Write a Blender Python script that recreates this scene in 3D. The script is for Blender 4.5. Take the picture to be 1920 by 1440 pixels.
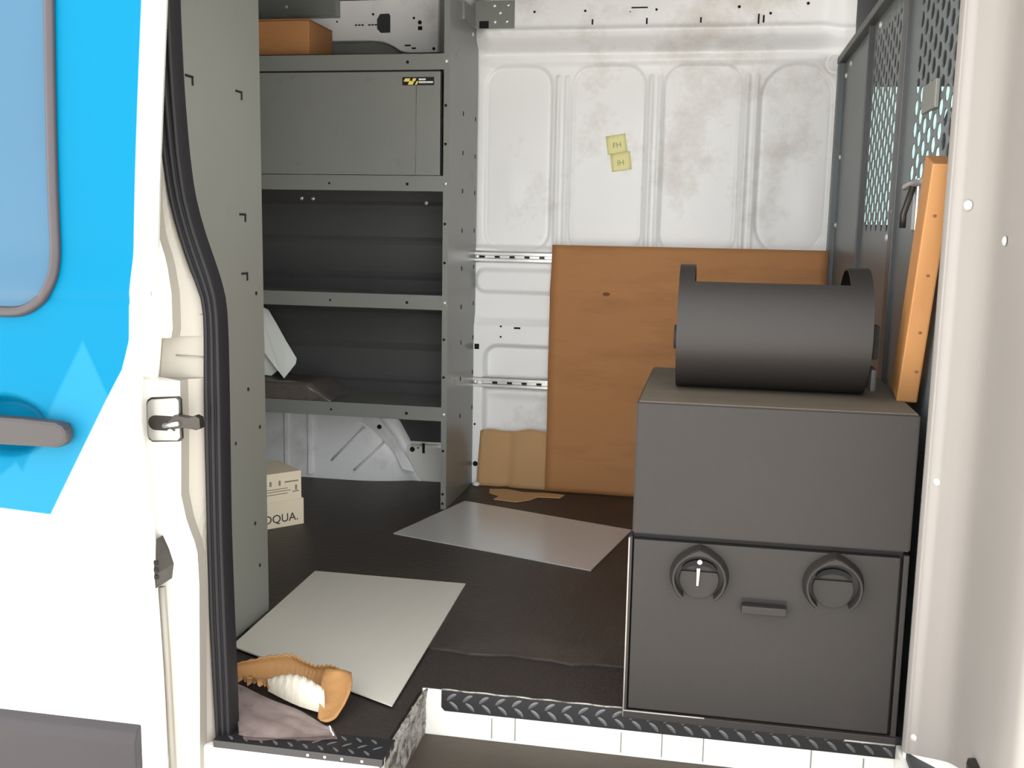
import bpy, bmesh, math, random
import numpy as np
from mathutils import Vector, Matrix

for o in list(bpy.data.objects):
    bpy.data.objects.remove(o)
SC = bpy.context.scene
COL = SC.collection
random.seed(4)
PI = math.pi

# ------------------------------------------------------------------ camera
cam_d = bpy.data.cameras.new('camera')
cam = bpy.data.objects.new('camera', cam_d)
COL.objects.link(cam)
SC.camera = cam
cam_d.sensor_fit = 'HORIZONTAL'
cam_d.sensor_width = 36.0
cam_d.lens = 1956.0 * 36.0 / 1920.0
cam_d.clip_start = 0.02
_r = Vector((0.98168479, 0.18965132, 0.01809295))
_u = Vector((-0.04595235, 0.14355011, 0.98857562))
_w = Vector((-0.18488743, 0.97130106, -0.14963588))
cm = Matrix.Identity(4)
for i in range(3):
    cm[i][0] = _r[i]; cm[i][1] = _u[i]; cm[i][2] = -_w[i]
cm.translation = Vector((0.0, -1.823, 0.8755))
cam.matrix_world = cm

# ------------------------------------------------------------------ world: overcast daylight, brighter overhead
wd = bpy.data.worlds.new('overcast_sky')
SC.world = wd
wd.use_nodes = True
wn = wd.node_tree.nodes; wl = wd.node_tree.links
wn.clear()
w_out = wn.new('ShaderNodeOutputWorld'); w_bg = wn.new('ShaderNodeBackground')
w_tc = wn.new('ShaderNodeTexCoord'); w_sep = wn.new('ShaderNodeSeparateXYZ')
w_ramp = wn.new('ShaderNodeMapRange')
w_ramp.inputs['From Min'].default_value = 0.0; w_ramp.inputs['From Max'].default_value = 1.0
w_ramp.inputs['To Min'].default_value = 5.3; w_ramp.inputs['To Max'].default_value = 3.2
wl.new(w_tc.outputs['Generated'], w_sep.inputs[0]); wl.new(w_sep.outputs['Z'], w_ramp.inputs['Value'])
wl.new(w_ramp.outputs[0], w_bg.inputs['Strength'])
w_bg.inputs['Color'].default_value = (0.97, 0.985, 1.0, 1)
wl.new(w_bg.outputs[0], w_out.inputs[0])

# sun on the far side of the van: the open side lies in the van's own shade, the yard beyond is sunlit
sun_d = bpy.data.lights.new('sun', 'SUN')
sun_d.energy = 30.0
sun_d.angle = math.radians(0.6)
sun_d.color = (1.0, 0.975, 0.94)
sun = bpy.data.objects.new('sun', sun_d)
COL.objects.link(sun)
sun.rotation_euler = Vector((0.12, -0.45, -0.88)).to_track_quat('-Z', 'Y').to_euler()

SC.view_settings.view_transform = 'Standard'
SC.view_settings.look = 'None'
SC.view_settings.gamma = 1.0
SC.view_settings.use_curve_mapping = False
SC.view_settings.exposure = 0.0


# ------------------------------------------------------------------ materials
def lin(c):
    return tuple(((v / 255.0) / 12.92 if v / 255.0 <= 0.04045 else ((v / 255.0 + 0.055) / 1.055) ** 2.4) for v in c)


def N(nt, kind, **kw):
    n = nt.nodes.new(kind)
    for k, v in kw.items():
        if k in n.inputs:
            n.inputs[k].default_value = v
        else:
            setattr(n, k, v)
    return n


def mat(name, col, rough=0.5, metal=0.0, var=0.12, scale=6.0, bump=0.0, bscale=150.0, coat=0.0,
        stretch=(1, 1, 1), dirt=None, dirt_scale=5.0, dirt_lo=0.55, dirt_hi=0.75, alpha=1.0, spec=0.5):
    m = bpy.data.materials.new(name)
    m.use_nodes = True
    nt = m.node_tree
    b = nt.nodes['Principled BSDF']
    c = lin(col)
    g = N(nt, 'ShaderNodeNewGeometry')
    mp = N(nt, 'ShaderNodeMapping'); mp.inputs['Scale'].default_value = stretch
    nt.links.new(g.outputs['Position'], mp.inputs['Vector'])
    nz = N(nt, 'ShaderNodeTexNoise', Scale=scale, Detail=6.0, Roughness=0.6)
    nt.links.new(mp.outputs[0], nz.inputs['Vector'])
    mix = N(nt, 'ShaderNodeMix', data_type='RGBA')
    mix.inputs['A'].default_value = tuple(v * (1 - var) for v in c) + (1,)
    mix.inputs['B'].default_value = tuple(min(1, v * (1 + var)) for v in c) + (1,)
    nt.links.new(nz.outputs['Fac'], mix.inputs['Factor'])
    last = mix.outputs['Result']
    if dirt is not None:
        n2 = N(nt, 'ShaderNodeTexNoise', Scale=dirt_scale, Detail=8.0, Roughness=0.7)
        nt.links.new(mp.outputs[0], n2.inputs['Vector'])
        mr = N(nt, 'ShaderNodeMapRange')
        mr.inputs['From Min'].default_value = dirt_lo; mr.inputs['From Max'].default_value = dirt_hi
        nt.links.new(n2.outputs['Fac'], mr.inputs['Value'])
        m2 = N(nt, 'ShaderNodeMix', data_type='RGBA')
        m2.inputs['B'].default_value = lin(dirt) + (1,)
        nt.links.new(mr.outputs[0], m2.inputs['Factor']); nt.links.new(last, m2.inputs['A'])
        last = m2.outputs['Result']
    nt.links.new(last, b.inputs['Base Color'])
    b.inputs['Roughness'].default_value = rough
    b.inputs['Metallic'].default_value = metal
    b.inputs['Coat Weight'].default_value = coat
    b.inputs['Specular IOR Level'].default_value = spec
    b.inputs['Alpha'].default_value = alpha
    if bump > 0:
        n3 = N(nt, 'ShaderNodeTexNoise', Scale=bscale, Detail=4.0)
        nt.links.new(mp.outputs[0], n3.inputs['Vector'])
        bp = N(nt, 'ShaderNodeBump', Strength=bump, Distance=0.004)
        nt.links.new(n3.outputs['Fac'], bp.inputs['Height'])
        nt.links.new(bp.outputs[0], b.inputs['Normal'])
    return m


def glass_mat(name, tint, rough=0.02, gloss=0.12, opacity=0.0, ocol=(200, 200, 200)):
    m = bpy.data.materials.new(name)
    m.use_nodes = True
    nt = m.node_tree
    nt.nodes.clear()
    out = N(nt, 'ShaderNodeOutputMaterial')
    tr = N(nt, 'ShaderNodeBsdfTransparent'); tr.inputs[0].default_value = lin(tint) + (1,)
    gl = N(nt, 'ShaderNodeBsdfGlossy', Roughness=rough)
    df = N(nt, 'ShaderNodeBsdfDiffuse'); df.inputs[0].default_value = lin(ocol) + (1,)
    nz = N(nt, 'ShaderNodeTexNoise', Scale=35.0, Detail=5.0)
    g = N(nt, 'ShaderNodeNewGeometry'); nt.links.new(g.outputs['Position'], nz.inputs['Vector'])
    mr = N(nt, 'ShaderNodeMapRange'); mr.inputs['From Min'].default_value = 0.3; mr.inputs['From Max'].default_value = 0.7
    mr.inputs['To Min'].default_value = max(0, opacity - 0.06); mr.inputs['To Max'].default_value = min(1, opacity + 0.06) if opacity > 0 else 0.0
    nt.links.new(nz.outputs['Fac'], mr.inputs['Value'])
    m1 = N(nt, 'ShaderNodeMixShader'); m2 = N(nt, 'ShaderNodeMixShader'); m2.inputs[0].default_value = gloss
    nt.links.new(mr.outputs[0], m1.inputs[0])
    nt.links.new(tr.outputs[0], m1.inputs[1]); nt.links.new(df.outputs[0], m1.inputs[2])
    nt.links.new(m1.outputs[0], m2.inputs[1]); nt.links.new(gl.outputs[0], m2.inputs[2])
    nt.links.new(m2.outputs[0], out.inputs[0])
    return m


WHITE = mat('white_body_paint', (226, 224, 216), 0.3, var=0.03, coat=0.2)
INNER = mat('inner_body_paint', (242, 242, 241), 0.38, var=0.03, scale=3, dirt=(206, 200, 190), dirt_scale=3.0, dirt_lo=0.52, dirt_hi=0.75)
JAMB2 = mat('pillar_jamb_beige', (132, 127, 117), 0.45, var=0.04, scale=3)  # darker beige-grey than the white flange of the same pillar
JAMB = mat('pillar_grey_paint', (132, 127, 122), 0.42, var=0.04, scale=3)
SHELF = mat('shelf_grey_paint', (124, 126, 121), 0.36, var=0.08, scale=5, dirt=(96, 96, 92), dirt_scale=9, dirt_lo=0.6, dirt_hi=0.8)
SHELF_NEAR = mat('end_panel_grey_paint', (114, 115, 108), 0.42, var=0.06, scale=4, dirt=(98, 96, 92), dirt_scale=6, dirt_lo=0.62, dirt_hi=0.85)
BACKP = mat('shelf_back_shaded_steel', (70, 70, 70), 0.5, var=0.12, scale=8, stretch=(1, 1, 6))  # shelf grey darkened: the shade inside the bays is in the colour
SAFE = mat('safe_charcoal_paint', (40, 37, 35), 0.55, spec=0.25, var=0.06, scale=7, bump=0.12, bscale=420, dirt=(45, 41, 39), dirt_scale=6, dirt_lo=0.55, dirt_hi=0.8)
DUST = mat('safe_top_dust', (84, 74, 60), 0.8, var=0.25, scale=9, stretch=(0.5, 2, 1), dirt=(58, 52, 44), dirt_scale=7)
SAFE_EDGE = mat('safe_worn_edge', (150, 144, 138), 0.4, var=0.3, scale=60)
DRUM = mat('drum_charcoal_paint', (38, 35, 33), 0.52, spec=0.3, var=0.06, scale=9, bump=0.08, bscale=400)
DARKGAP = mat('dark_gap', (22, 19, 18), 0.8, var=0.1)
BLACK = mat('black_hole', (10, 10, 10), 0.9, var=0.0)
PART = mat('partition_grey_paint', (92, 98, 99), 0.36, var=0.1, scale=5, stretch=(1, 1, 0.4))
PARTBAR = mat('partition_dark_bar', (58, 58, 60), 0.4, var=0.1)
RUBBER = mat('floor_black_rubber', (46, 38, 33), 0.5, var=0.25, scale=5, bump=0.35, bscale=70, dirt=(72, 66, 54), dirt_scale=3.5, dirt_lo=0.5, dirt_hi=0.8)
RUBBER2 = mat('floor_edge_rubber', (40, 33, 29), 0.6, var=0.3, scale=20, bump=0.6, bscale=90, dirt=(84, 76, 62), dirt_scale=16, dirt_lo=0.62, dirt_hi=0.8)
STEP = mat('step_brown_mat', (64, 56, 46), 0.65, var=0.2, scale=9, bump=0.4, bscale=60, dirt=(46, 39, 33), dirt_scale=6)
TREAD = mat('tread_plate_black', (34, 33, 34), 0.34, var=0.15, scale=30)
LUG = mat('tread_lug_worn', (84, 84, 84), 0.32, var=0.25, scale=80)
SCUFF = mat('scuffed_edge', (150, 146, 138), 0.6, var=0.3, scale=60, bump=0.8, bscale=80, dirt=(70, 66, 60), dirt_scale=40, dirt_lo=0.45, dirt_hi=0.6)
SEAL = mat('weather_seal_rubber', (24, 23, 25), 0.5, spec=0.2, var=0.08)
ALU = mat('sheet_aluminium', (204, 203, 202), 0.24, metal=0.35, var=0.04, scale=5, dirt=(160, 158, 152), dirt_scale=10, dirt_lo=0.66, dirt_hi=0.8)
ALU2 = mat('sheet_grey_board', (196, 192, 181), 0.4, metal=0.1, var=0.04, scale=5, dirt=(160, 156, 148), dirt_scale=12, dirt_lo=0.66, dirt_hi=0.85)
STEEL = mat('zinc_steel', (205, 205, 203), 0.28, metal=0.85, var=0.1, scale=20)
BOLT = mat('bolt_zinc', (225, 225, 222), 0.3, metal=0.5, var=0.05)
DARKSTEEL = mat('dark_latch_steel', (52, 48, 44), 0.4, metal=0.6, var=0.2, scale=40)
KRAFT = mat('kraft_cardboard', (174, 122, 74), 0.75, var=0.1, scale=3, stretch=(0.6, 1, 3), dirt=(136, 92, 52), dirt_scale=3, dirt_lo=0.5, dirt_hi=0.85)
KRAFT2 = mat('kraft_pale', (188, 150, 104), 0.75, var=0.1, scale=6)
KRAFT3 = mat('kraft_torn_paper', (156, 114, 68), 0.7, var=0.15, scale=14, bump=0.2, bscale=60)
PULP = mat('white_padding', (196, 188, 172), 0.8, var=0.12, scale=40, stretch=(1, 1, 0.3), bump=0.6, bscale=70)
PAPER = mat('white_paper', (232, 236, 230), 0.7, var=0.03)
CARTON = mat('cream_carton', (240, 227, 198), 0.6, var=0.04, scale=9)
INK = mat('print_ink', (62, 48, 52), 0.7, var=0.05)
INKSOFT = mat('print_grey', (150, 136, 116), 0.7, var=0.05)
YELLOW = mat('sticky_note_yellow', (240, 234, 170), 0.7, var=0.04)
PENCIL = mat('pencil_grey', (170, 168, 120), 0.8, var=0.02)
STK_B = mat('sticker_black', (18, 17, 14), 0.4, var=0.05)
STK_Y = mat('sticker_yellow', (232, 214, 110), 0.4, var=0.05)
STK_W = mat('sticker_white', (226, 226, 220), 0.4, var=0.05)
PINE = mat('pine_timber', (156, 110, 62), 0.6, var=0.14, scale=14, stretch=(1, 1, 0.12), dirt=(146, 94, 48), dirt_scale=8, dirt_lo=0.5, dirt_hi=0.75)
KNOT = mat('pine_knot', (104, 64, 32), 0.6, var=0.2, scale=60)
CLAD = mat('door_grey_cladding', (50, 47, 49), 0.55, spec=0.25, var=0.05, bump=0.1, bscale=300)
HANDLE = mat('door_handle_plastic', (52, 49, 49), 0.42, spec=0.3, var=0.05)
GASKET = mat('window_gasket', (58, 53, 56), 0.4, spec=0.3, var=0.1)
ROOF = mat('roof_dark_grey', (44, 42, 42), 0.8, var=0.1)
CAB = mat('cab_dark_plastic', (56, 58, 60), 0.6, var=0.1)
CONCRETE = mat('concrete_ground', (186, 182, 176), 0.85, var=0.12, scale=3, bump=0.2, bscale=60)
RED = mat('red_plastic', (190, 40, 46), 0.45, var=0.1)
BRASS = mat('key_brass', (232, 222, 186), 0.25, metal=0.5, var=0.05)
GLASS = glass_mat('cab_window_glass', (168, 182, 178), gloss=0.04)
PLASTIC = glass_mat('clear_plastic_film', (226, 216, 214), rough=0.3, gloss=0.08, opacity=0.3, ocol=(190, 172, 166))
WRAP = glass_mat('clear_wrap', (205, 200, 195), rough=0.2, gloss=0.16, opacity=0.3, ocol=(150, 142, 134))


def blue_skin():
    m = mat('door_paint_blue_graphic', (0, 100, 140), 0.35, var=0.0, coat=0.0, spec=0.06)
    nt = m.node_tree
    b = nt.nodes['Principled BSDF']
    g = N(nt, 'ShaderNodeNewGeometry'); sp = N(nt, 'ShaderNodeSeparateXYZ')
    nt.links.new(g.outputs['Position'], sp.inputs[0])

    def half(ax, az, c, soft=0.003):
        # 1 where ax*X + az*Z + c > 0
        a = N(nt, 'ShaderNodeMath', operation='MULTIPLY'); a.inputs[1].default_value = ax
        nt.links.new(sp.outputs['X'], a.inputs[0])
        z = N(nt, 'ShaderNodeMath', operation='MULTIPLY_ADD'); z.inputs[1].default_value = az
        nt.links.new(sp.outputs['Z'], z.inputs[0]); nt.links.new(a.outputs[0], z.inputs[2])
        s = N(nt, 'ShaderNodeMapRange'); s.inputs['From Min'].default_value = -c - soft; s.inputs['From Max'].default_value = -c + soft
        nt.links.new(z.outputs[0], s.inputs['Value'])
        return s.outputs[0]

    def line(p, q, inside):
        # half plane through p, q that contains point `inside`
        nx, nz = -(q[1] - p[1]), q[0] - p[0]
        l = math.hypot(nx, nz); nx /= l; nz /= l
        c = -(nx * p[0] + nz * p[1])
        if nx * inside[0] + nz * inside[1] + c < 0:
            nx, nz, c = -nx, -nz, -c
        return half(nx, nz, c)

    def both(*ss):
        o = ss[0]
        for s in ss[1:]:
            k = N(nt, 'ShaderNodeMath', operation='MINIMUM')
            nt.links.new(o, k.inputs[0]); nt.links.new(s, k.inputs[1]); o = k.outputs[0]
        return o
    ins = (-1.0, 0.7)
    blue = both(line((-0.857, 1.194), (-0.880, 0.690), ins), line((-0.886, 0.655), (-1.027, 0.402), ins),
                line((-0.880, 0.690), (-0.892, 0.645), ins), line((-1.027, 0.402), (-1.123, 0.407), ins))
    tri = both(line((-0.961, 0.686), (-0.905, 0.575), (-0.97, 0.6)), line((-0.961, 0.686), (-1.06, 0.50), (-0.95, 0.6)))
    tri2 = both(line((-1.14, 0.56), (-1.02, 0.40), (-1.12, 0.45)), line((-1.0, 0.55), (-1.16, 0.43), (-1.12, 0.42)))
    mx = N(nt, 'ShaderNodeMix', data_type='RGBA')
    mx.inputs['A'].default_value = lin((0, 94, 126)) + (1,); mx.inputs['B'].default_value = lin((26, 104, 134)) + (1,)
    mm = N(nt, 'ShaderNodeMath', operation='MAXIMUM'); nt.links.new(tri, mm.inputs[0]); nt.links.new(tri2, mm.inputs[1])
    nt.links.new(mm.outputs[0], mx.inputs['Factor'])
    m2 = N(nt, 'ShaderNodeMix', data_type='RGBA')
    m2.inputs['A'].default_value = lin((232, 231, 226)) + (1,)
    nt.links.new(mx.outputs['Result'], m2.inputs['B']); nt.links.new(blue, m2.inputs['Factor'])
    nt.links.new(m2.outputs['Result'], b.inputs['Base Color'])
    return m


BLUE = blue_skin()
WINGLASS = mat('door_window_film', (36, 76, 100), 0.1, var=0.12, scale=2.5, coat=0.0, spec=0.35)


# ------------------------------------------------------------------ object helpers
def wloc(p):
    v = Vector((0, 0, 0))
    while p is not None:
        v += p.location
        p = p.parent
    return v


def link(name, me, m, parent=None, smooth=False):
    o = bpy.data.objects.new(name, me)
    COL.objects.link(o)
    if m is not None:
        me.materials.clear(); me.materials.append(m)
    if smooth:
        for p in me.polygons:
            p.use_smooth = True
    if parent is not None:
        o.parent = parent
        me.transform(Matrix.Translation(-wloc(parent)))
    return o


def pyd(name, verts, faces, m, parent=None, smooth=False, recalc=False):
    me = bpy.data.meshes.new(name)
    me.from_pydata([tuple(v) for v in verts], [], faces)
    if recalc:
        bm = bmesh.new(); bm.from_mesh(me)
        bmesh.ops.remove_doubles(bm, verts=bm.verts, dist=1e-6)
        bmesh.ops.recalc_face_normals(bm, faces=bm.faces)
        bm.to_mesh(me); bm.free()
    me.update()
    return link(name, me, m, parent, smooth)


def bmo(name, bm, m, parent=None, smooth=False):
    me = bpy.data.meshes.new(name)
    bm.to_mesh(me); bm.free()
    return link(name, me, m, parent, smooth)


def add_box(bm, x0, x1, y0, y1, z0, z1, mtx=None):
    c = Matrix.Translation(((x0 + x1) / 2, (y0 + y1) / 2, (z0 + z1) / 2)) @ Matrix.Diagonal((x1 - x0, y1 - y0, z1 - z0, 1))
    if mtx is not None:
        c = mtx @ c
    return bmesh.ops.create_cube(bm, size=1.0, matrix=c)['verts']


def box(name, x0, x1, y0, y1, z0, z1, m, parent=None, bev=0.0, mtx=None, seg=2):
    bm = bmesh.new()
    add_box(bm, x0, x1, y0, y1, z0, z1, mtx)
    if bev > 0:
        bmesh.ops.bevel(bm, geom=list(bm.edges), offset=bev, segments=seg, affect='EDGES', profile=0.6)
    return bmo(name, bm, m, parent)


def boxes(name, lst, m, parent=None, bev=0.0):
    bm = bmesh.new()
    for b in lst:
        add_box(bm, *b)
    if bev > 0:
        bmesh.ops.bevel(bm, geom=list(bm.edges), offset=bev, segments=2, affect='EDGES', profile=0.6)
    return bmo(name, bm, m, parent)


def prism(name, pts, axis, a0, a1, m, parent=None, bev=0.0):
    """pts: 2-D outline in the two other axes (order of XYZ), extruded along axis from a0 to a1"""
    bm = bmesh.new()

    def mk(p, a):
        if axis == 'X': return (a, p[0], p[1])
        if axis == 'Y': return (p[0], a, p[1])
        return (p[0], p[1], a)
    v0 = [bm.verts.new(mk(p, a0)) for p in pts]
    v1 = [bm.verts.new(mk(p, a1)) for p in pts]
    n = len(pts)
    bm.faces.new(v0); bm.faces.new(v1[::-1])
    for i in range(n):
        bm.faces.new((v0[i], v1[i], v1[(i + 1) % n], v0[(i + 1) % n]))
    bmesh.ops.recalc_face_normals(bm, faces=bm.faces)
    if bev > 0:
        bmesh.ops.bevel(bm, geom=list(bm.edges), offset=bev, segments=2, affect='EDGES', profile=0.6)
    return bmo(name, bm, m, parent)


def grid(name, P, m, parent=None, smooth=True, solid=0.0, flip=False):
    """P: array [rows][cols] of points"""
    R = len(P); C = len(P[0])
    vs = [tuple(p) for row in P for p in row]
    fs = []
    for i in range(R - 1):
        for j in range(C - 1):
            a, b, c, d = i * C + j, i * C + j + 1, (i + 1) * C + j + 1, (i + 1) * C + j
            fs.append((d, c, b, a) if flip else (a, b, c, d))
    o = pyd(name, vs, fs, m, parent, smooth)
    if solid:
        md = o.modifiers.new('thick', 'SOLIDIFY'); md.thickness = solid; md.offset = 0
    return o


def tube(name, path, r, m, parent=None, n=8, closed=False):
    bm = bmesh.new()
    rings = []
    P = [Vector(p) for p in path]
    k = len(P)
    for i, p in enumerate(P):
        a = P[i - 1] if (i > 0 or closed) else p
        b = P[(i + 1) % k] if (i < k - 1 or closed) else p
        t = (b - a).normalized()
        up = Vector((0, 1, 0)) if abs(t.y) < 0.9 else Vector((1, 0, 0))
        s = t.cross(up).normalized(); u = s.cross(t)
        rr = r[i] if isinstance(r, (list, tuple)) else r
        rings.append([bm.verts.new(p + (s * math.cos(2 * PI * j / n) + u * math.sin(2 * PI * j / n)) * rr) for j in range(n)])
    for i in range(k if closed else k - 1):
        A, B = rings[i], rings[(i + 1) % k]
        for j in range(n):
            bm.faces.new((A[j], A[(j + 1) % n], B[(j + 1) % n], B[j]))
    if not closed:
        bm.faces.new(rings[0][::-1]); bm.faces.new(rings[-1])
    bmesh.ops.recalc_face_normals(bm, faces=bm.faces)
    return bmo(name, bm, m, parent, smooth=True)


def empty(name, loc, label=None, cat=None, group=None, kind=None):
    o = bpy.data.objects.new(name, None)
    o.empty_display_size = 0.05
    o.location = loc
    COL.objects.link(o)
    tag(o, label, cat, group, kind)
    return o


def tag(o, label=None, cat=None, group=None, kind=None):
    if label: o['label'] = label
    if cat: o['category'] = cat
    if group: o['group'] = group
    if kind: o['kind'] = kind
    return o


def shared(name, bm, m, smooth=False):
    me = bpy.data.meshes.new(name)
    bm.to_mesh(me); bm.free()
    me.materials.append(m)
    if smooth:
        for p in me.polygons: p.use_smooth = True
    return me


def put(name, me, loc, parent, rot=(0, 0, 0), scale=(1, 1, 1)):
    o = bpy.data.objects.new(name, me)
    COL.objects.link(o)
    o.parent = parent
    o.location = Vector(loc) - (wloc(parent) if parent else Vector((0, 0, 0)))
    o.rotation_euler = rot
    o.scale = scale
    return o


def dome(r, h, n=10):
    """bolt head pointing towards -Y"""
    bm = bmesh.new()
    rings = []
    for k in range(4):
        a = k / 4 * PI / 2
        rings.append([bm.verts.new((r * math.cos(a) * math.cos(2 * PI * j / n), -h * math.sin(a), r * math.cos(a) * math.sin(2 * PI * j / n))) for j in range(n)])
    top = bm.verts.new((0, -h, 0))
    for k in range(3):
        for j in range(n):
            bm.faces.new((rings[k][j], rings[k][(j + 1) % n], rings[k + 1][(j + 1) % n], rings[k + 1][j]))
    for j in range(n):
        bm.faces.new((rings[3][j], rings[3][(j + 1) % n], top))
    bm.faces.new(rings[0][::-1])
    bmesh.ops.recalc_face_normals(bm, faces=bm.faces)
    return bm


def disc(r=1.0, n=12, d=0.0012):
    """thin plug facing -Y, unit radius by default"""
    bm = bmesh.new()
    a = [bm.verts.new((r * math.cos(2 * PI * j / n), 0, r * math.sin(2 * PI * j / n))) for j in range(n)]
    b = [bm.verts.new((r * math.cos(2 * PI * j / n), -d, r * math.sin(2 * PI * j / n))) for j in range(n)]
    bm.faces.new(b); bm.faces.new(a[::-1])
    for j in range(n):
        bm.faces.new((a[j], a[(j + 1) % n], b[(j + 1) % n], b[j]))
    bmesh.ops.recalc_face_normals(bm, faces=bm.faces)
    return bm


def unit_box(d=0.0012):
    bm = bmesh.new()
    add_box(bm, -0.5, 0.5, -d, 0, -0.5, 0.5)
    return bm


ME_HOLE = shared('hole', disc(), BLACK)
ME_SLOT = shared('slot', unit_box(), BLACK)
ME_BOLT = shared('bolt', dome(1.0, 0.6), BOLT, True)
ME_BOLTB = shared('bolt_dark', dome(1.0, 0.5), DARKSTEEL, True)
FACE_NY = (0, 0, 0)                  # faces the door opening (-Y)
FACE_PX = (0, 0, PI / 2)             # faces +X
FACE_NX = (0, 0, -PI / 2)            # faces -X


def hole(loc, r, parent, rot=FACE_NY, sx=1.0, name='hole'):
    return put(name, ME_HOLE, loc, parent, rot, (r * sx, 1, r))


def slot(loc, w, h, parent, rot=FACE_NY, name='slot'):
    return put(name, ME_SLOT, loc, parent, rot, (w, 1, h))


def bolt(loc, r, parent, rot=FACE_NY, name='bolt', me=None):
    return put(name, me or ME_BOLT, loc, parent, rot, (r, r, r))


def text(name, s, size, mtx, m, parent, depth=0.0004):
    c = bpy.data.curves.new(name, 'FONT')
    c.body = s; c.size = size; c.extrude = depth
    t = bpy.data.objects.new(name + '_tmp', c)
    COL.objects.link(t)
    me = bpy.data.meshes.new_from_object(t)
    bpy.data.objects.remove(t)
    me.transform(mtx)
    me.name = name
    return link(name, me, m, parent)


def sstep(a, b, x):
    t = np.clip((x - a) / (b - a), 0, 1)
    return t * t * (3 - 2 * t)


# =================================================================== THE VAN BODY
YW = 1.60          # far wall plane
# ------------------------------------------------------------------ floor, sill and step
floor = empty('floor', (-0.5, 0.8, 0.0), 'dark rubber covered cargo floor with a stepped sill at the door', 'floor', kind='structure')
box('cargo_floor', -2.3, 0.36, 0.002, 1.62, -0.03, 0.0, RUBBER2, floor)
box('cab_floor', 0.36, 1.7, -0.34, 1.62, -0.03, 0.0, CAB, floor)
box('entry_floor', -2.3, -0.512, -0.215, 0.002, -0.03, 0.0, RUBBER2, floor)
# rubber mat with a slightly ragged front edge
rows = []
for j in range(2):
    row = []
    for i in range(61):
        x = -2.2 + 2.55 * i / 60
        y = 1.585 if j else 0.172 + 0.006 * math.sin(x * 31) + 0.004 * math.sin(x * 83) - 0.03 * (x + 0.13) * (x < -0.13) * 0.3
        row.append((x, y, 0.005))
    rows.append(row)
mat_o = grid('rubber_mat', rows, RUBBER, floor, smooth=False)
md = mat_o.modifiers.new('thick', 'SOLIDIFY'); md.thickness = 0.005; md.offset = -1
# white painted riser under the sill
box('sill_riser', -0.512, 0.40, 0.0, 0.06, -0.32, -0.001, WHITE, floor, bev=0.004)
box('entry_riser', -1.9, -0.508, -0.279, 0.0, -0.34, -0.012, WHITE, floor, bev=0.004)
# worn riser side of the step notch
rows = []
for j in range(9):
    z = -0.088 + 0.096 * j / 8
    row = []
    for i in range(25):
        y = -0.27 + 0.275 * i / 24
        row.append((-0.5065 + 0.003 * math.sin(i * 2.1 + j) * (j > 1) + 0.004 * (j / 8) ** 3, y, z - 0.009 + (0.002 * math.sin(i * 1.3) if j == 8 else 0)))
    rows.append(row)
grid('worn_step_side', rows, SCUFF, floor, solid=0.004)
box('step_tread', -0.51, 0.42, -0.40, 0.0, -0.30, -0.092, STEP, floor, bev=0.004)
for x, h in ((-0.375, 0.04), (-0.33, 0.045), (-0.13, 0.04), (-0.055, 0.05), (0.02, 0.05), (0.21, 0.05), (0.30, 0.04)):
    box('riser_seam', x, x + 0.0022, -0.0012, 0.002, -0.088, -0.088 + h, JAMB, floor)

lug_bm = bmesh.new()
lv = []
for k in range(9):
    t = k / 8 * 2 - 1
    w_ = 0.0032 * (1 - t * t) ** 0.5 + 0.0002
    x_ = t * 0.012; z_ = 0.0016 * (1 - t * t)
    lv.append([lug_bm.verts.new((x_, 0.0, -w_ + z_)), lug_bm.verts.new((x_, -0.0016 * (1 - t * t) - 0.0002, z_)), lug_bm.verts.new((x_, 0.0, w_ + z_))])
for k in range(8):
    for j in range(2):
        lug_bm.faces.new((lv[k][j], lv[k][j + 1], lv[k + 1][j + 1], lv[k + 1][j]))
bmesh.ops.recalc_face_normals(lug_bm, faces=lug_bm.faces)
ME_LUG = shared('tread_lug', lug_bm, LUG, True)
ob = [(-0.472, -0.034), (-0.466, -0.041), (0.372, -0.041), (0.376, -0.036), (0.376, 0.001), (-0.472, 0.001)]
tp = prism('tread_plate', ob, 'Y', -0.004, 0.0, TREAD, floor)
tp['label'] = 'black diamond tread plate along the sill'
tube('worn_lip', [(-0.472 + 0.35 * i / 20, -0.003, 0.0015 + 0.0008 * math.sin(i * 1.7)) for i in range(21)], 0.0017, SCUFF, tp, n=6)
nl = 27
for i in range(nl):
    x = -0.452 + 0.0315 * i
    if x > 0.365: break
    put('tread_lug', ME_LUG, (x, -0.004, -0.0125), tp, (0, -math.radians(38), 0))
    put('tread_lug', ME_LUG, (x + 0.004, -0.004, -0.0295), tp, (0, math.radians(42), 0))
# flat tread plate on the entry edge
prism('entry_base', [(-0.80, -0.281), (-0.500, -0.281), (-0.500, -0.214), (-0.80, -0.214)], 'Z', -0.012, -0.002, TREAD, floor)
tp2 = prism('tread_plate', [(-0.80, -0.283), (-0.499, -0.283), (-0.499, -0.212), (-0.80, -0.222)], 'Z', -0.002, 0.002, TREAD, floor)
tp2['label'] = 'black diamond tread plate on the left entry edge'
for i in range(11):
    for j in range(3):
        x = -0.775 + 0.027 * i + (0.0135 if j % 2 else 0)
        if x > -0.51: continue
        put('tread_lug', ME_LUG, (x, -0.268 + 0.02 * j, 0.002), tp2, (-PI / 2, 0, math.radians(45 if j % 2 else -45)), (0.8, 0.8, 0.8))
for x in (-0.63, -0.60, -0.57, -0.535):
    bolt((x, -0.281, -0.006), 0.0028, tp2)

# ------------------------------------------------------------------ far wall: pressed sheet steel as a relief
wall_far = empty('wall_far', (-0.3, YW, 0.0), 'white painted inner side wall with pressed arched panels', 'wall', kind='structure')
xs = np.linspace(-0.86, 0.385, 312)
zs = np.linspace(-0.005, 1.60, 402)
X, Z = np.meshgrid(xs, zs)


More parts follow.
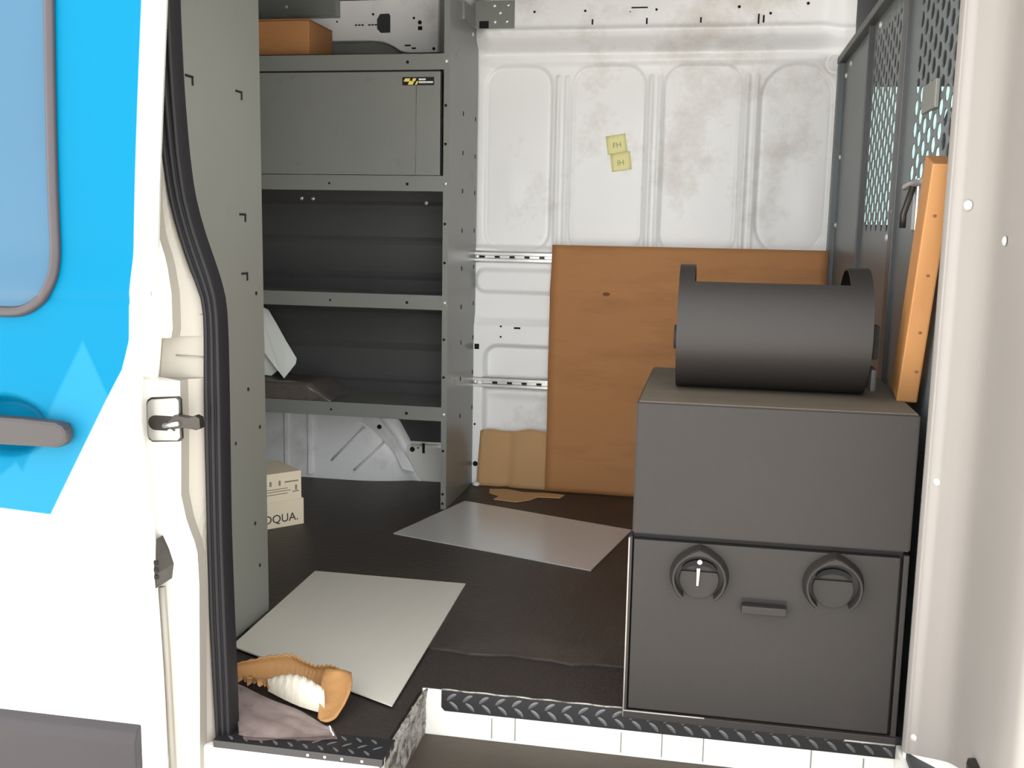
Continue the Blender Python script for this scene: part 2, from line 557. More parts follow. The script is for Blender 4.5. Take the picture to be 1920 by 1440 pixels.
def rr_sdf(X, Z, x0, x1, z0, z1, r):
    cx, cz = (x0 + x1) / 2, (z0 + z1) / 2
    qx = np.abs(X - cx) - (x1 - x0) / 2 + r
    qz = np.abs(Z - cz) - (z1 - z0) / 2 + r
    return np.hypot(np.maximum(qx, 0), np.maximum(qz, 0)) + np.minimum(np.maximum(qx, qz), 0) - r


D = np.zeros_like(X)       # proud of the wall plane (towards the door)
# roof rail, cove and shoulder
endf = sstep(-0.80, -0.73, X) * 1.0
endr = 1 - sstep(0.28, 0.36, X) * 0.6
D += 0.080 * sstep(1.418, 1.468, Z) * (0.45 + 0.55 * endf) * endr
D += 0.008 * np.exp(-((Z - 1.480) / 0.010) ** 2) * endf
D += 0.010 * np.exp(-((Z - 1.403) / 0.016) ** 2) * endf
# four arched panels
for (x0, x1, r) in ((-0.752, -0.540, 0.06), (-0.470, -0.240, 0.06), (-0.176, 0.058, 0.06), (0.122, 0.334, 0.10)):
    s = rr_sdf(X, Z, x0, x1, 0.80, 1.382, r)
    D += -0.006 * (1 - sstep(-0.006, 0.004, s)) - 0.0045 * np.exp(-(s / 0.005) ** 2)
# double beads between the arches
for xc in (-0.505, -0.208, 0.090):
    for dx, hh, w in ((-0.012, 0.008, 0.0065), (0.016, 0.006, 0.0055)):
        lean = 0.0
        s = rr_sdf(X, Z, xc + dx - w, xc + dx + w, 0.80, 1.355, w * 0.95)
        D += hh * (1 - sstep(-0.006, 0.004, s))
# round stud pocket top right
rad = np.hypot(X - 0.335, Z - 1.385)
D += 0.010 * (1 - sstep(0.012, 0.024, rad)) - 0.006 * np.exp(-((rad - 0.027) / 0.006) ** 2)
# belt area under the arches
D += 0.014 * sstep(0.815, 0.80, Z)
s = rr_sdf(X, Z, -0.778, 0.6, 0.655, 0.735, 0.035)
D += 0.014 * (1 - sstep(-0.012, 0.006, s))
s = rr_sdf(X, Z, -0.80, 0.6, 0.575, 0.80, 0.06)
D += 0.010 * sstep(0.0, 0.02, s) * (Z < 0.80)
D += 0.008 * sstep(0.56, 0.545, Z)
for (x0, x1) in ((-0.748, -0.36), (-0.28, 0.1)):
    s = rr_sdf(X, Z, x0, x1, 0.03, 0.485, 0.05)
    D += -0.030 * (1 - sstep(-0.014, 0.002, s))
    D += 0.007 * (1 - sstep(-0.02, 0.0, s)) * np.exp(-((Z - 0.32) / 0.018) ** 2)
rng = np.random.default_rng(3)
D += 0.0012 * np.sin(X * 17 + Z * 5) * np.sin(Z * 11 + 1.0)
# dents
for (dx, dz, a, w) in ((-0.09, 1.10, -0.004, 0.05), (-0.05, 1.02, 0.003, 0.04), (0.20, 1.02, -0.004, 0.06), (0.28, 0.94, 0.003, 0.04), (-0.67, 1.0, 0.003, 0.04)):
    D += a * np.exp(-(((X - dx) / w) ** 2 + ((Z - dz) / (w * 2.2)) ** 2))
verts = np.stack([X, YW - D, Z], -1)
grid('pressed_panel', verts.tolist(), INNER, wall_far)
# the wall towards the rear of the van
box('rear_wall_sheet', -2.3, -0.855, 1.60, 1.64, -0.03, 1.62, INNER, wall_far)
rail = [(-2.3, 1.595), (-0.905, 1.595), (-0.905, 1.424), (-1.0, 1.424), (-1.03, 1.430), (-1.06, 1.448), (-1.09, 1.460), (-1.13, 1.464), (-2.3, 1.468)]
rp = prism('roof_rail', rail, 'Y', 1.548, 1.602, INNER, wall_far, bev=0.006)
box('rail_gap', -0.905, -0.85, 1.57, 1.60, 1.42, 1.60, SHELF, wall_far, bev=0.003)
prism('rail_cutout', [(-1.108, 1.530), (-1.098, 1.546), (-1.068, 1.547), (-1.064, 1.540), (-1.064, 1.488), (-1.095, 1.487), (-1.108, 1.500)], 'Y', 1.5455, 1.55, PARTBAR, wall_far)
for (x, z, r) in ((-1.122, 1.546, 0.004), (-0.985, 1.532, 0.004), (-0.965, 1.518, 0.0065), (-1.245, 1.525, 0.003), (-0.918, 1.436, 0.005)):
    hole((x, 1.548, z), r, wall_far)
slot((-0.964, 1.548, 1.500), 0.014, 0.012, wall_far)
slot((-1.005, 1.548, 1.447), 0.02, 0.005, wall_far)
slot((-0.985, 1.548, 1.438), 0.014, 0.005, wall_far)
for k in range(6):
    slot((-1.18 + 0.011 * k + (0.012 if k > 2 else 0), 1.548, 1.513), 0.008, 0.004, wall_far)
bm_ = box('roof_bow', -2.3, -1.232, 1.50, 1.545, 1.535, 1.595, SHELF, wall_far, bev=0.003)
bolt((-1.40, 1.50, 1.565), 0.006, wall_far)
# holes in the roof rail over the arches
def RY(x):
    return YW - 0.0805 * (1 - float(sstep(0.28, 0.36, x * 0.977)) * 0.6) - 0.0003


for (x, z, r) in ((-0.60, 1.553, 0.0038), (-0.437, 1.553, 0.0038), (-0.213, 1.553, 0.0038), (0.04, 1.556, 0.0045), (0.245, 1.562, 0.0045), (0.135, 1.535, 0.004), (-0.295, 1.548, 0.002)):
    hole((x * 0.977, RY(x), 0.8755 + (z - 0.8755) * 0.977), r, wall_far)
slot((-0.266 * 0.977, RY(-0.266), 1.544), 0.05, 0.004, wall_far)
for x, h in ((-0.413, 0.016), (-0.242, 0.018), (-0.075, 0.016), (0.10, 0.03), (0.115, 0.022)):
    slot((x * 0.977, RY(x) - 0.001, 1.504), 0.005, h, wall_far)
# holes in the lower wall beside the cardboard
slot((-0.768, YW - 0.031, 0.475), 0.016, 0.018, wall_far)
hole((-0.768, YW - 0.031, 0.073), 0.009, wall_far)
hole((-0.772, YW - 0.031, 0.210), 0.004, wall_far)
for (x, z, r) in ((-0.687, 0.545, 0.0035), (-0.687, 0.510, 0.0035)):
    hole((x, YW - 0.031, z), r, wall_far)
slot((-0.632, YW - 0.031, 0.541), 0.022, 0.006, wall_far)
# logistic tracks bolted on the wall
for z, y in ((0.774, 1.578), (0.355, 1.572)):
    pr = [(y + 0.014, z - 0.019), (y + 0.0, z - 0.019), (y - 0.006, z - 0.014), (y - 0.006, z - 0.006), (y + 0.002, z - 0.004),
          (y + 0.002, z + 0.004), (y - 0.006, z + 0.006), (y - 0.006, z + 0.014), (y, z + 0.019), (y + 0.014, z + 0.019)]
    tr = prism('track_rail', pr, 'X', -0.80, -0.505, STEEL, wall_far)
    for k in range(5):
        slot((-0.755 + 0.05 * k, y - 0.0, z), 0.017, 0.006, tr)
    bolt((-0.772, y - 0.004, z), 0.009, tr)
# lower body behind the rear shelf: wheel arch, plate, ledge
wa = []
for i in range(33):
    a = i / 32
    # outline of the arch in X: from the hidden rear to the front foot
    row = []
    for j in range(15):
        b = j / 14
        X0 = -2.05 + (1.08) * a
        t = (a - 0.5) * 2
        H = 0.36 * max(0.0, 1 - abs(t) ** 3.2) ** 0.55
        yb = 1.50 + 0.06 * max(0, (a - 0.8) / 0.2) ** 2
        # rounded cross-section from the floor (front) up and over to the wall
        if b < 0.6:
            q = b / 0.6
            row.append((X0 + 0.02 * math.sin(q * PI), yb - 0.012 * math.sin(q * PI), H * 0.72 * q))
        else:
            q = (b - 0.6) / 0.4
            row.append((X0, yb + (1.605 - yb) * (1 - math.cos(q * PI / 2)), H * (0.72 + 0.28 * math.sin(q * PI / 2))))
    wa.append(row)
wo = grid('wheel_arch', wa, INNER, wall_far)
for x, w in ((-1.415, 0.016), (-1.33, 0.016)):
    prism('arch_rib', [(x - w / 2, 0.02), (x + w / 2, 0.02), (x + w / 2, 0.25), (x - w / 2, 0.25)], 'Y', 1.481, 1.50, INNER, wo, bev=0.004)
tube('arch_crease', [(-1.25, 1.478, 0.075), (-1.13, 1.476, 0.195)], 0.0035, INNER, wo, n=6)
tube('arch_crease', [(-1.17, 1.48, 0.045), (-1.06, 1.49, 0.150)], 0.0035, INNER, wo, n=6)
prism('arch_gusset', [(-1.168, 0.232), (-1.085, 0.232), (-1.022, 0.162), (-1.016, 0.147), (-0.972, 0.082), (-0.958, 0.052), (-1.000, 0.058), (-1.030, 0.118), (-1.095, 0.184)], 'Y', 1.480, 1.486, INNER, wall_far, bev=0.002)
hole((-1.080, 1.480, 0.200), 0.008, wall_far)
box('side_recess', -1.06, -0.87, 1.585, 1.598, 0.135, 0.33, PARTBAR, wall_far)
boxes('lower_ledge', [(-1.03, -0.86, 1.55, 1.60, -0.005, 0.125)], WHITE, wall_far, bev=0.005)
for (x, z, r) in ((-1.016, 0.112, 0.006), (-0.985, 0.114, 0.009), (-0.965, 0.12, 0.003)):
    hole((x, 1.549, z), r, wall_far)
slot((-0.945, 1.549, 0.12), 0.009, 0.035, wall_far)

# ------------------------------------------------------------------ ceiling, rear doors, near side, cab shell
ceil = empty('ceiling', (-0.3, 0.7, 1.6), kind='structure')
box('roof_skin', -2.35, 0.36, -0.27, 1.66, 1.606, 1.63, mat('roof_grey_paint', (180, 178, 174), 0.6, var=0.05), ceil)
box('roof_edge_strip', -2.35, 0.36, 1.30, 1.60, 1.590, 1.606, ROOF, ceil, bev=0.003)  # dark strip along the far edge, the rest of the roof is lighter
box('cab_headliner', 0.36, 1.75, -0.27, 1.66, 1.598, 1.63, ROOF, ceil)
tag(ceil, 'ceiling of the cargo bay with a dark strip above the roof rail', 'ceiling', kind='structure')
wr = box('wall_rear', -2.35, -2.30, -0.30, 1.64, -0.3, 1.60, INNER, None)
tag(wr, 'closed rear doors behind the shelving', 'wall', kind='structure')
wc = empty('wall_cab', (1.0, 1.6, 0.0), 'cab side wall beyond the perforated partition', 'wall', kind='structure')
boxes('cab_side', [(0.385, 1.75, 1.60, 1.64, -0.03, 0.885), (0.385, 1.75, 1.60, 1.64, 1.33, 1.60), (0.385, 0.405, 1.60, 1.64, 0.885, 1.33), (1.15, 1.75, 1.60, 1.64, 0.885, 1.33)], CAB, wc)
boxes('cab_front', [(1.70, 1.75, -0.36, 1.62, -0.3, 0.95), (1.70, 1.75, -0.36, 0.0, 0.95, 1.60), (1.70, 1.75, 1.45, 1.62, 0.95, 1.60)], CAB, wc)
boxes('cab_near_side', [(0.62, 1.75, -0.38, -0.34, -0.6, 0.88), (0.62, 0.85, -0.38, -0.34, 0.88, 1.60), (1.5, 1.75, -0.38, -0.34, 0.88, 1.60), (0.62, 1.75, -0.38, -0.34, 1.35, 1.60)], WHITE, wc)
w1 = empty('window_1', (0.78, 1.615, 0.885), 'cab side window glimpsed through the perforated partition', 'window', kind='structure')
box('pane', 0.405, 1.15, 1.613, 1.617, 0.885, 1.33, GLASS, w1)
boxes('window_frame', [(0.405, 1.15, 1.598, 1.612, 0.885, 0.900), (0.405, 1.15, 1.598, 1.612, 1.315, 1.33)], PARTBAR, w1)

# rear pillar of the door opening: outer flange, jamb and rubber seal
wall_near = empty('wall_near', (-0.9, -0.27, 0.0), 'white rear pillar of the door opening with latch and rubber seal', 'pillar', kind='structure')
SL = [(-0.067, -0.805), (0.07, -0.809), (0.214, -0.813), (0.355, -0.813), (0.493, -0.813), (0.609, -0.812), (0.698, -0.809), (0.75, -0.810), (0.792, -0.830), (0.852, -0.850), (0.911, -0.865), (0.979, -0.874), (1.078, -0.881), (1.152, -0.883), (1.217, -0.882), (1.6, -0.875)]
SR = [(-0.064, -0.777), (0.074, -0.777), (0.217, -0.780), (0.357, -0.782), (0.495, -0.781), (0.611, -0.780), (0.699, -0.780), (0.751, -0.782), (0.793, -0.794), (0.853, -0.816), (0.912, -0.832), (0.979, -0.840), (1.078, -0.846), (1.152, -0.848), (1.216, -0.849), (1.6, -0.842)]
FL = [(-0.35, -0.822), (-0.042, -0.821), (0.279, -0.813), (0.342, -0.815), (0.386, -0.832), (0.431, -0.841), (0.546, -0.837), (0.6195, -0.837), (0.6205, -0.889), (0.6880, -0.881), (0.6890, -0.850), (0.701, -0.847), (0.76, -0.847), (0.811, -0.854), (0.852, -0.867), (0.902, -0.872), (1.206, -0.860), (1.6, -0.855)]


def ip(tab, z):
    return float(np.interp(z, [a for a, b in tab], [b for a, b in tab]))


def smooth_ip(tab, z, w=0.025):
    return sum(ip(tab, z + d) * k for d, k in ((-w, .25), (0, .5), (w, .25)))


zz = sorted(set([round(-0.35 + 0.0195 * i, 4) for i in range(101)] + [0.6195, 0.6205, 0.6880, 0.6890]))
rows = []
for z in zz:
    sl = smooth_ip(SL, z)
    inn = 0.6200 < z < 0.6885
    f = ip(FL, z)
    f = min(f, sl + 0.0)
    yf = -0.300 if not inn else -0.272
    rows.append([(-1.25, -0.292, z), (-0.95, -0.298, z), (f - 0.006, yf, z), (f - 0.002, yf + 0.002, z), (f + 0.001, yf + 0.008, z),
                 (f + 0.002 + 0.3 * max(0, sl - f) * 0.2, -0.270, z), ((f + sl) / 2 + 0.002, -0.262, z), (sl + 0.002, -0.252, z), (sl + 0.006, -0.245, z)])
grid('pillar_flange', [r[:5] for r in rows], WHITE, wall_near, smooth=False)
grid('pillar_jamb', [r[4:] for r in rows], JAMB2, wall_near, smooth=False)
for z, n_ in ((0.725, 0), (0.655, 1), (0.605, 0)):
    sl = smooth_ip(SL, z)
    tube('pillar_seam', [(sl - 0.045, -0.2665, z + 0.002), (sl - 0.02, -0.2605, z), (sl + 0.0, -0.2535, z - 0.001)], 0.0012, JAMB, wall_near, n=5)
rows = []
for i in range(120):
    z = -0.12 + 1.70 * i / 119
    a, b = smooth_ip(SL, z), smooth_ip(SR, z)
    row = []
    for j in range(25):
        t = j / 24
        h = 0.008 + 0.007 * abs(math.sin(3 * PI * t)) ** 0.6
        if j == 0 or j == 24: h = -0.02
        row.append((a + t * (b - a), -0.25 - h, z))
    rows.append(row)
sl_o = grid('door_seal', rows, SEAL, wall_near)
sl_o['label'] = 'black ribbed rubber weather seal curving down the pillar'
boxes('near_side_body', [(-2.3, -0.98, -0.29, -0.25, -0.35, 1.60), (-2.3, 1.75, -0.29, -0.22, 1.50, 1.62)], WHITE, wall_near)
# latch on the pillar
lp = [(-0.887 + dx, 0.5555 + dz) for dx, dz in ((0.008, -0.034), (0.002, -0.030), (0.0, -0.024), (0.0, 0.024), (0.002, 0.030), (0.008, 0.034), (0.052, 0.038), (0.056, 0.034), (0.057, -0.026), (0.052, -0.031))]
latch = prism('latch_plate', lp, 'Y', -0.308, -0.300, STEEL, wall_near, bev=0.002)
latch['label'] = 'zinc latch plate with two screws and a dark hook'
prism('latch_rim', [(x + (x + 0.858) * 0.07, z + (z - 0.5555) * 0.07) for x, z in lp], 'Y', -0.304, -0.2995, DARKSTEEL, latch)
slot_pts = [(-0.872 + 0.012 * math.cos(a), 0.552 + 0.012 * math.sin(a)) for a in np.linspace(PI / 2, 3 * PI / 2, 9)] + [(-0.838, 0.540), (-0.838, 0.564)]
prism('latch_slot', slot_pts, 'Y', -0.3095, -0.3075, DARKSTEEL, latch)
bolt((-0.847, -0.308, 0.578), 0.0075, latch, me=ME_BOLT)
bolt((-0.846, -0.308, 0.538), 0.0065, latch, me=ME_BOLT)
prism('latch_hook', [(-0.846, 0.556), (-0.832, 0.569), (-0.806, 0.566), (-0.796, 0.570), (-0.788, 0.566), (-0.787, 0.549), (-0.795, 0.546), (-0.815, 0.549), (-0.835, 0.545)], 'Y', -0.322, -0.306, DARKSTEEL, latch, bev=0.002)
tube('latch_pin', [(-0.852, -0.318, 0.550), (-0.822, -0.325, 0.556)], 0.0042, STEEL, latch)

gd = prism('pillar_gap_shade', [(-0.870, 0.362), (-0.860, 0.340), (-0.852, 0.315), (-0.856, 0.29), (-0.870, 0.285)], 'Y', -0.352, -0.300, DARKSTEEL, wall_near)  # dark wedge added to stand in for the shaded slit beside the door
for z in (0.310, 0.322, 0.334):
    box('gap_notch', -0.856, -0.850, -0.355, -0.351, z - 0.003, z + 0.003, BLACK, gd)  # black blocks for the dark notch marks in the slit
tube('edge_shading', [(-0.857, -0.330, 0.285), (-0.852, -0.330, 0.15), (-0.849, -0.330, 0.0), (-0.846, -0.330, -0.1)], 0.006, JAMB2, wall_near, n=8)  # added grey strip, its colour carries the soft shading along the door edge

# front pillar of the opening
trim = empty('trim_1', (0.40, -0.2, 0.0), 'light grey painted front pillar of the door opening', 'pillar', kind='structure')
prof = [(0.46, 0.03), (0.400, 0.004), (0.385, 0.0), (0.357, -0.040), (0.354, -0.046), (0.354, -0.052), (0.3575, -0.060), (0.3595, -0.064), (0.362, -0.062), (0.374, -0.078), (0.392, -0.098),
        (0.404, -0.113), (0.4105, -0.128), (0.4125, -0.15), (0.412, -0.20), (0.4105, -0.26), (0.4095, -0.32), (0.411, -0.37), (0.414, -0.43), (0.421, -0.444), (0.44, -0.450), (0.65, -0.450)]
rows = []
for i in range(40):
    z = -0.005 + 1.60 * i / 39
    rows.append([(x + 0.0025 * math.sin(z * 2.2) * (k > 8), y, max(z, 0.38 * max(0, min(-y, 0.42) - 0.06))) for k, (x, y) in enumerate(prof)])
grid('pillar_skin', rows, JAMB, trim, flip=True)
box('pillar_core', 0.405, 0.62, -0.03, 0.03, -0.005, 1.60, PARTBAR, trim)
grid('pillar_foot', [[(x + 0.003, y + 0.002, z) for (x, y) in prof[3:]] for z in (-0.34, -0.2, -0.08, 0.0, 0.08, 0.16)], WHITE, trim, flip=True)
boxes('sill_end', [(0.352, 0.66, -0.44, -0.005, -0.34, -0.012)], WHITE, trim, bev=0.004)
for (x, y, z, r) in ((0.381, -0.085, 0.92, 0.0085), (0.4125, -0.19, 0.867, 0.0075), (0.371, -0.072, 0.478, 0.0075), (0.368, -0.069, 0.034, 0.007)):
    bolt((x, y, z), r, trim, (0, 0, -math.radians(50 if y > -0.15 else 90)))
bmk = box('bump_stop', 0.398, 0.420, -0.318, -0.278, 0.076, 0.115, DARKSTEEL, trim, bev=0.008)

# ------------------------------------------------------------------ sliding door, slid back over the body side
door = empty('door_1', (-1.1, -0.36, -0.3), 'open white sliding door with bright blue graphic, window and grey handle', 'door', kind='structure')
DE = [(-0.4, -0.846), (-0.014, -0.849), (0.116, -0.850), (0.296, -0.856), (0.384, -0.857), (0.45, -0.862), (0.556, -0.872), (0.66, -0.868), (0.723, -0.848), (1.193, -0.826), (1.6, -0.815)]


def dprof(z):
    y = -0.36
    y += 0.012 * sstep(0.755, 0.835, z) + 0.035 * sstep(0.80, 1.6, z)      # shoulder above the crease, tumblehome
    y += -0.006 * sstep(0.70, 0.58, z) + 0.006 * sstep(0.45, 0.2, z)
    y += 0.0035 * np.exp(-((z - 0.752) / 0.0035) ** 2)
    return float(y)


xsn = 150
zsn = [-0.42 + 2.02 * i / 330 for i in range(331)]
rows = []
for z in zsn:
    xe = smooth_ip(DE, z)
    row = []
    for i in range(xsn):
        x = -1.75 + (xe + 1.75) * (i / (xsn - 1)) ** 0.6
        y = dprof(z)
        e = math.hypot((x + 1.105) / 0.088, (z - 0.546) / 0.054)
        y += 0.028 * float(1 - sstep(0.55, 1.0, np.float64(e)))
        ed = max(0.0, 1 - (xe - x) / 0.008)
        y += 0.006 * ed ** 2
        row.append((x, y, z))
    rows.append(row)
grid('door_skin', rows, BLUE, door)
# leading edge return and inner face
rows = []
for z in zsn[::4]:
    xe = smooth_ip(DE, z); y = dprof(z) + 0.006
    rows.append([(xe, y, z), (xe - 0.002, y + 0.012, z), (xe - 0.012, y + 0.034, z), (-1.75, y + 0.034, z)])
grid('door_edge', rows, WHITE, door, smooth=False)
# window pane, rounded lower front corner
WX, WZ, WR = -1.006, 0.728, 0.075
rows = []
path = []
for i in range(46):
    z = WZ + 0.75 * (i / 45) ** 1.6
    if z < WZ + WR:
        xr = WX - WR + math.sqrt(max(0, WR ** 2 - (WZ + WR - z) ** 2))
    else:
        xr = WX - 0.008 * (z - WZ - WR)
    rows.append([(-1.70 + (xr + 1.70) * k / 6, dprof(z) - 0.003, z) for k in range(7)])
    path.append((xr, dprof(z) - 0.004, z))
pane = grid('window_pane', rows, WINGLASS, door)
tube('window_gasket', [(-1.70, dprof(WZ) - 0.004, WZ), (-1.3, dprof(WZ) - 0.004, WZ), (-1.12, dprof(WZ) - 0.004, WZ)] + path, 0.0085, GASKET, door)
# handle
hb = bmesh.new()
hp = [(-1.30, -0.024), (-0.992, -0.022), (-0.980, -0.018), (-0.974, -0.008), (-0.974, 0.006), (-0.980, 0.014), (-0.992, 0.019), (-1.05, 0.022), (-1.30, 0.026)]
hd = prism('door_handle', [(x, 0.543 + z) for x, z in hp], 'Y', -0.396, -0.374, HANDLE, door, bev=0.006)
hd['label'] = 'grey plastic pull handle'
box('handle_mount', -1.0, -0.985, -0.376, -0.358, 0.53, 0.556, HANDLE, hd)
# lower cladding with a slanted top lip
cl = [(-0.374, -0.42), (-0.380, 0.035), (-0.374, 0.050), (-0.362, 0.058), (-0.35, 0.058), (-0.35, -0.42)]
prism('lower_cladding', cl, 'X', -1.75, -0.886, CLAD, door, bev=0.003)

# ------------------------------------------------------------------ ground outside
gp = box('ground', -15, 15, -15, 15, -0.80, -0.76, CONCRETE, None)
tag(gp, 'concrete ground outside the van', 'ground', kind='structure')

# =================================================================== PARTITION
pt = empty('bulkhead_partition', (0.362, 0.78, 0.0), 'grey steel partition with perforated panels behind the charcoal safe', 'partition')
PX = 0.362


def perf(name, y0, y1, z0, z1, fy0, fy1, fz0, fz1, xf, cp=0.039, vp=0.041, r=0.0162):
    V = []; F = []
    if not callable(xf):
        x_ = xf
        xf = lambda y: x_

    def q(a, b, c, d):
        i = len(V)
        V.extend([(xf(a), a, c), (xf(b), b, c), (xf(b), b, d), (xf(a), a, d)]); F.append((i, i + 1, i + 2, i + 3))
    nc = int((fy1 - fy0) / cp); nr = int((fz1 - fz0) / vp)
    fy1 = fy0 + nc * cp; fz1 = fz0 + nr * vp
    q(y0, fy0, z0, z1); q(fy1, y1, z0, z1); q(fy0, fy1, z0, fz0); q(fy0, fy1, fz1, z1)
    for i in range(nc):
        a, b = fy0 + i * cp, fy0 + (i + 1) * cp
        off = vp / 2 if i % 2 else 0
        n = nr - 1 if i % 2 else nr
        if off:
            q(a, b, fz0, fz0 + off); q(a, b, fz1 - off, fz1)
        for j in range(n):
            c = fz0 + off + j * vp; d = c + vp
            my, mz = (a + b) / 2, (c + d) / 2
            outer = [(b, mz), (b, d), (my, d), (a, d), (a, mz), (a, c), (my, c), (b, c)]
            k0 = len(V)
            V.extend([(xf(p[0]), p[0], p[1]) for p in outer])
            V.extend([(xf(my + r * math.cos(k * PI / 4)), my + r * math.cos(k * PI / 4), mz + r * math.sin(k * PI / 4)) for k in range(8)])
            for k in range(8):
                F.append((k0 + k, k0 + (k + 1) % 8, k0 + 8 + (k + 1) % 8, k0 + 8 + k))
    o = pyd(name, V, F, PART, pt)
    md = o.modifiers.new('thick', 'SOLIDIFY'); md.thickness = 0.002; md.offset = 0
    return o


box('solid_panel', PX - 0.001, PX + 0.001, 0.975, 1.597, 0.0, 1.392, PART, pt)
perf('perforated_panel', 0.49, 0.975, 0.0, 1.392, 0.545, 0.945, 0.872, 1.365, PX)
perf('perforated_panel', -0.045, 0.49, 0.0, 1.392, 0.02, 0.38, 0.93, 1.37, lambda y: 0.364 + 0.020 * (0.49 - y) / 0.535)
box('frame_bar', PX - 0.012, PX + 0.004, 0.968, 0.982, 0.0, 1.392, PARTBAR, pt, bev=0.002)
box('frame_bar', PX - 0.006, PX + 0.010, 0.455, 0.508, 0.0, 1.392, PARTBAR, pt, bev=0.002)
box('edge_flange', PX - 0.020, PX + 0.004, 1.565, 1.596, 0.0, 1.395, PART, pt, bev=0.003)
box('top_flange', PX - 0.022, PX + 0.032, -0.04, 1.596, 1.380, 1.400, PARTBAR, pt, bev=0.003)
for (y, z) in ((1.535, 0.896), (1.50, 1.335), (1.40, 1.355), (0.85, 1.36), (0.54, 0.865), (0.485, 0.92), (1.535, 0.5), (1.535, 1.1)):
    bolt((PX - 0.001 if y < 1.56 else PX - 0.02, y, z), 0.009, pt, FACE_NX)
# sliding latch on the partition door
la = box('door_latch', PX - 0.008, PX + 0.012, 0.20, 0.235, 0.88, 0.975, STEEL, pt, bev=0.003)
tube('latch_bolt', [(PX - 0.01, 0.12, 0.965), (PX - 0.012, 0.24, 0.965), (PX - 0.012, 0.30, 0.962)], 0.006, STEEL, la)
tube('latch_lever', [(PX - 0.012, 0.215, 0.96), (PX - 0.024, 0.225, 0.91), (PX - 0.024, 0.225, 0.885)], 0.006, DARKSTEEL, la)
box('hasp_plate', PX + 0.004, PX + 0.012, 0.165, 0.285, 1.095, 1.145, SHELF_NEAR, pt, bev=0.002)

# cab seat seen through the perforations
seat = empty('cab_seat', (0.68, 1.2, 0.0), 'dark cab seat with headrest glimpsed through the partition holes', 'seat')
box('backrest', 0.60, 0.74, 0.95, 1.42, 0.35, 1.0, CAB, seat, bev=0.04)
box('headrest', 0.60, 0.70, 1.07, 1.32, 1.04, 1.22, CAB, seat, bev=0.035)
for y in (1.14, 1.25):
    tube('headrest_post', [(0.65, y, 0.97), (0.65, y, 1.07)], 0.007, STEEL, seat)
box('cushion', 0.68, 1.15, 0.95, 1.42, 0.25, 0.42, CAB, seat, bev=0.04)
box('seat_base', 0.70, 1.1, 1.0, 1.38, 0.0, 0.26, CAB, seat, bev=0.01)

# =================================================================== SHELVING
SY = 1.213
LIPS = [(1.322, 1.369), (0.973, 1.018), (0.622, 0.665), (0.282, 0.325)]
su = empty('shelving_unit', (-1.35, 1.4, 0.0), 'grey steel shelving unit with a closed cabinet door against the far wall', 'shelving')
ep = [(-0.796, 1.213), (-0.779, 1.213), (-0.779, 1.585), (-0.783, 1.585), (-0.783, 1.217), (-0.796, 1.217)]
e1 = prism('end_panel', ep, 'Z', 0.006, 1.535, SHELF, su)
e1['label'] = 'tall punched grey steel end panel'
prism('end_panel', [(-1.90 - (x + 0.779), y) for x, y in ep], 'Z', 0.006, 1.535, SHELF, su)
for k, (z0, z1) in enumerate(LIPS):
    bm = bmesh.new()
    add_box(bm, -1.897, -0.784, SY + 0.001, SY + 0.003, z0, z1)
    add_box(bm, -1.897, -0.784, SY + 0.003, 1.56, z1 - 0.012, z1 - 0.010) if k else add_box(bm, -1.897, -0.784, SY + 0.001, 1.56, z1 - 0.002, z1)
    sh = bmo('shelf', bm, SHELF, su)
    zc = (z0 + z1) / 2
    bolt((-0.788, SY - 0.0004, zc + 0.0), 0.0055, su)
    hole((-0.906, SY + 0.0008, zc - 0.002), 0.0045, sh)
    if k > 0:
        hole((-1.15, SY + 0.0008, zc - 0.002), 0.0035, sh)
# cabinet door between the two upper shelves
cd = box('cabinet_door', -1.86, -0.8065, SY - 0.001, SY + 0.012, 1.0195, 1.3165, SHELF, su, bev=0.0015)
boxes('door_gap', [(-1.88, -0.797, SY + 0.002, SY + 0.008, 1.3165, 1.323), (-0.8065, -0.802, SY + 0.002, SY + 0.008, 1.018, 1.322)], DARKGAP, su)
tube('door_crease', [(-0.878, SY - 0.0012, 1.29), (-0.880, SY - 0.0012, 1.022)], 0.0012, SHELF_NEAR, cd, n=5)
sk = box('sticker', -0.921, -0.825, SY - 0.0022, SY - 0.001, 1.2775, 1.3005, STK_B, cd)
sk['label'] = 'small black sticker with yellow and white print'
for i, (x0, x1, z0, z1) in enumerate(((-0.917, -0.896, 1.288, 1.297), (-0.904, -0.884, 1.279, 1.290), (-0.893, -0.878, 1.288, 1.297), (-0.882, -0.872, 1.279, 1.289))):
    prism('sticker_glyph', [(x0, z0), (x1 - 0.005, z0), (x1, z1), (x0 + 0.005, z1)], 'Y', SY - 0.0030, SY - 0.0022, STK_Y, sk)
for (x0, x1, z0, z1) in ((-0.871, -0.850, 1.2915, 1.2965), (-0.871, -0.848, 1.2835, 1.2885), (-0.847, -0.828, 1.2835, 1.2885)):
    box('sticker_print', x0, x1, SY - 0.0030, SY - 0.0022, z0, z1, STK_W, sk)
# back panels in the two open bays, slightly ribbed
box('back_panel', -1.895, -0.79, 1.586, 1.592, 1.30, 1.462, SHELF, su)
for (z0, z1) in ((0.655, 1.012), (0.313, 0.655)):
    rows = []
    for i in range(29):
        t = i / 28
        z = z0 + (z1 - z0) * t
        d = 0.004 * (abs((t * 3.2) % 1 - 0.5) < 0.06)
        rows.append([(-1.895, 1.50 + 0.02 * t - d, z), (-0.785, 1.50 + 0.02 * t - d, z)])
    grid('back_panel', rows, BACKP, su, smooth=False, solid=0.002)
for (x, z) in ((-1.36, 0.955), (-1.32, 0.954), (-0.93, 0.945)):
    bolt((x, 1.512, z), 0.007, su)
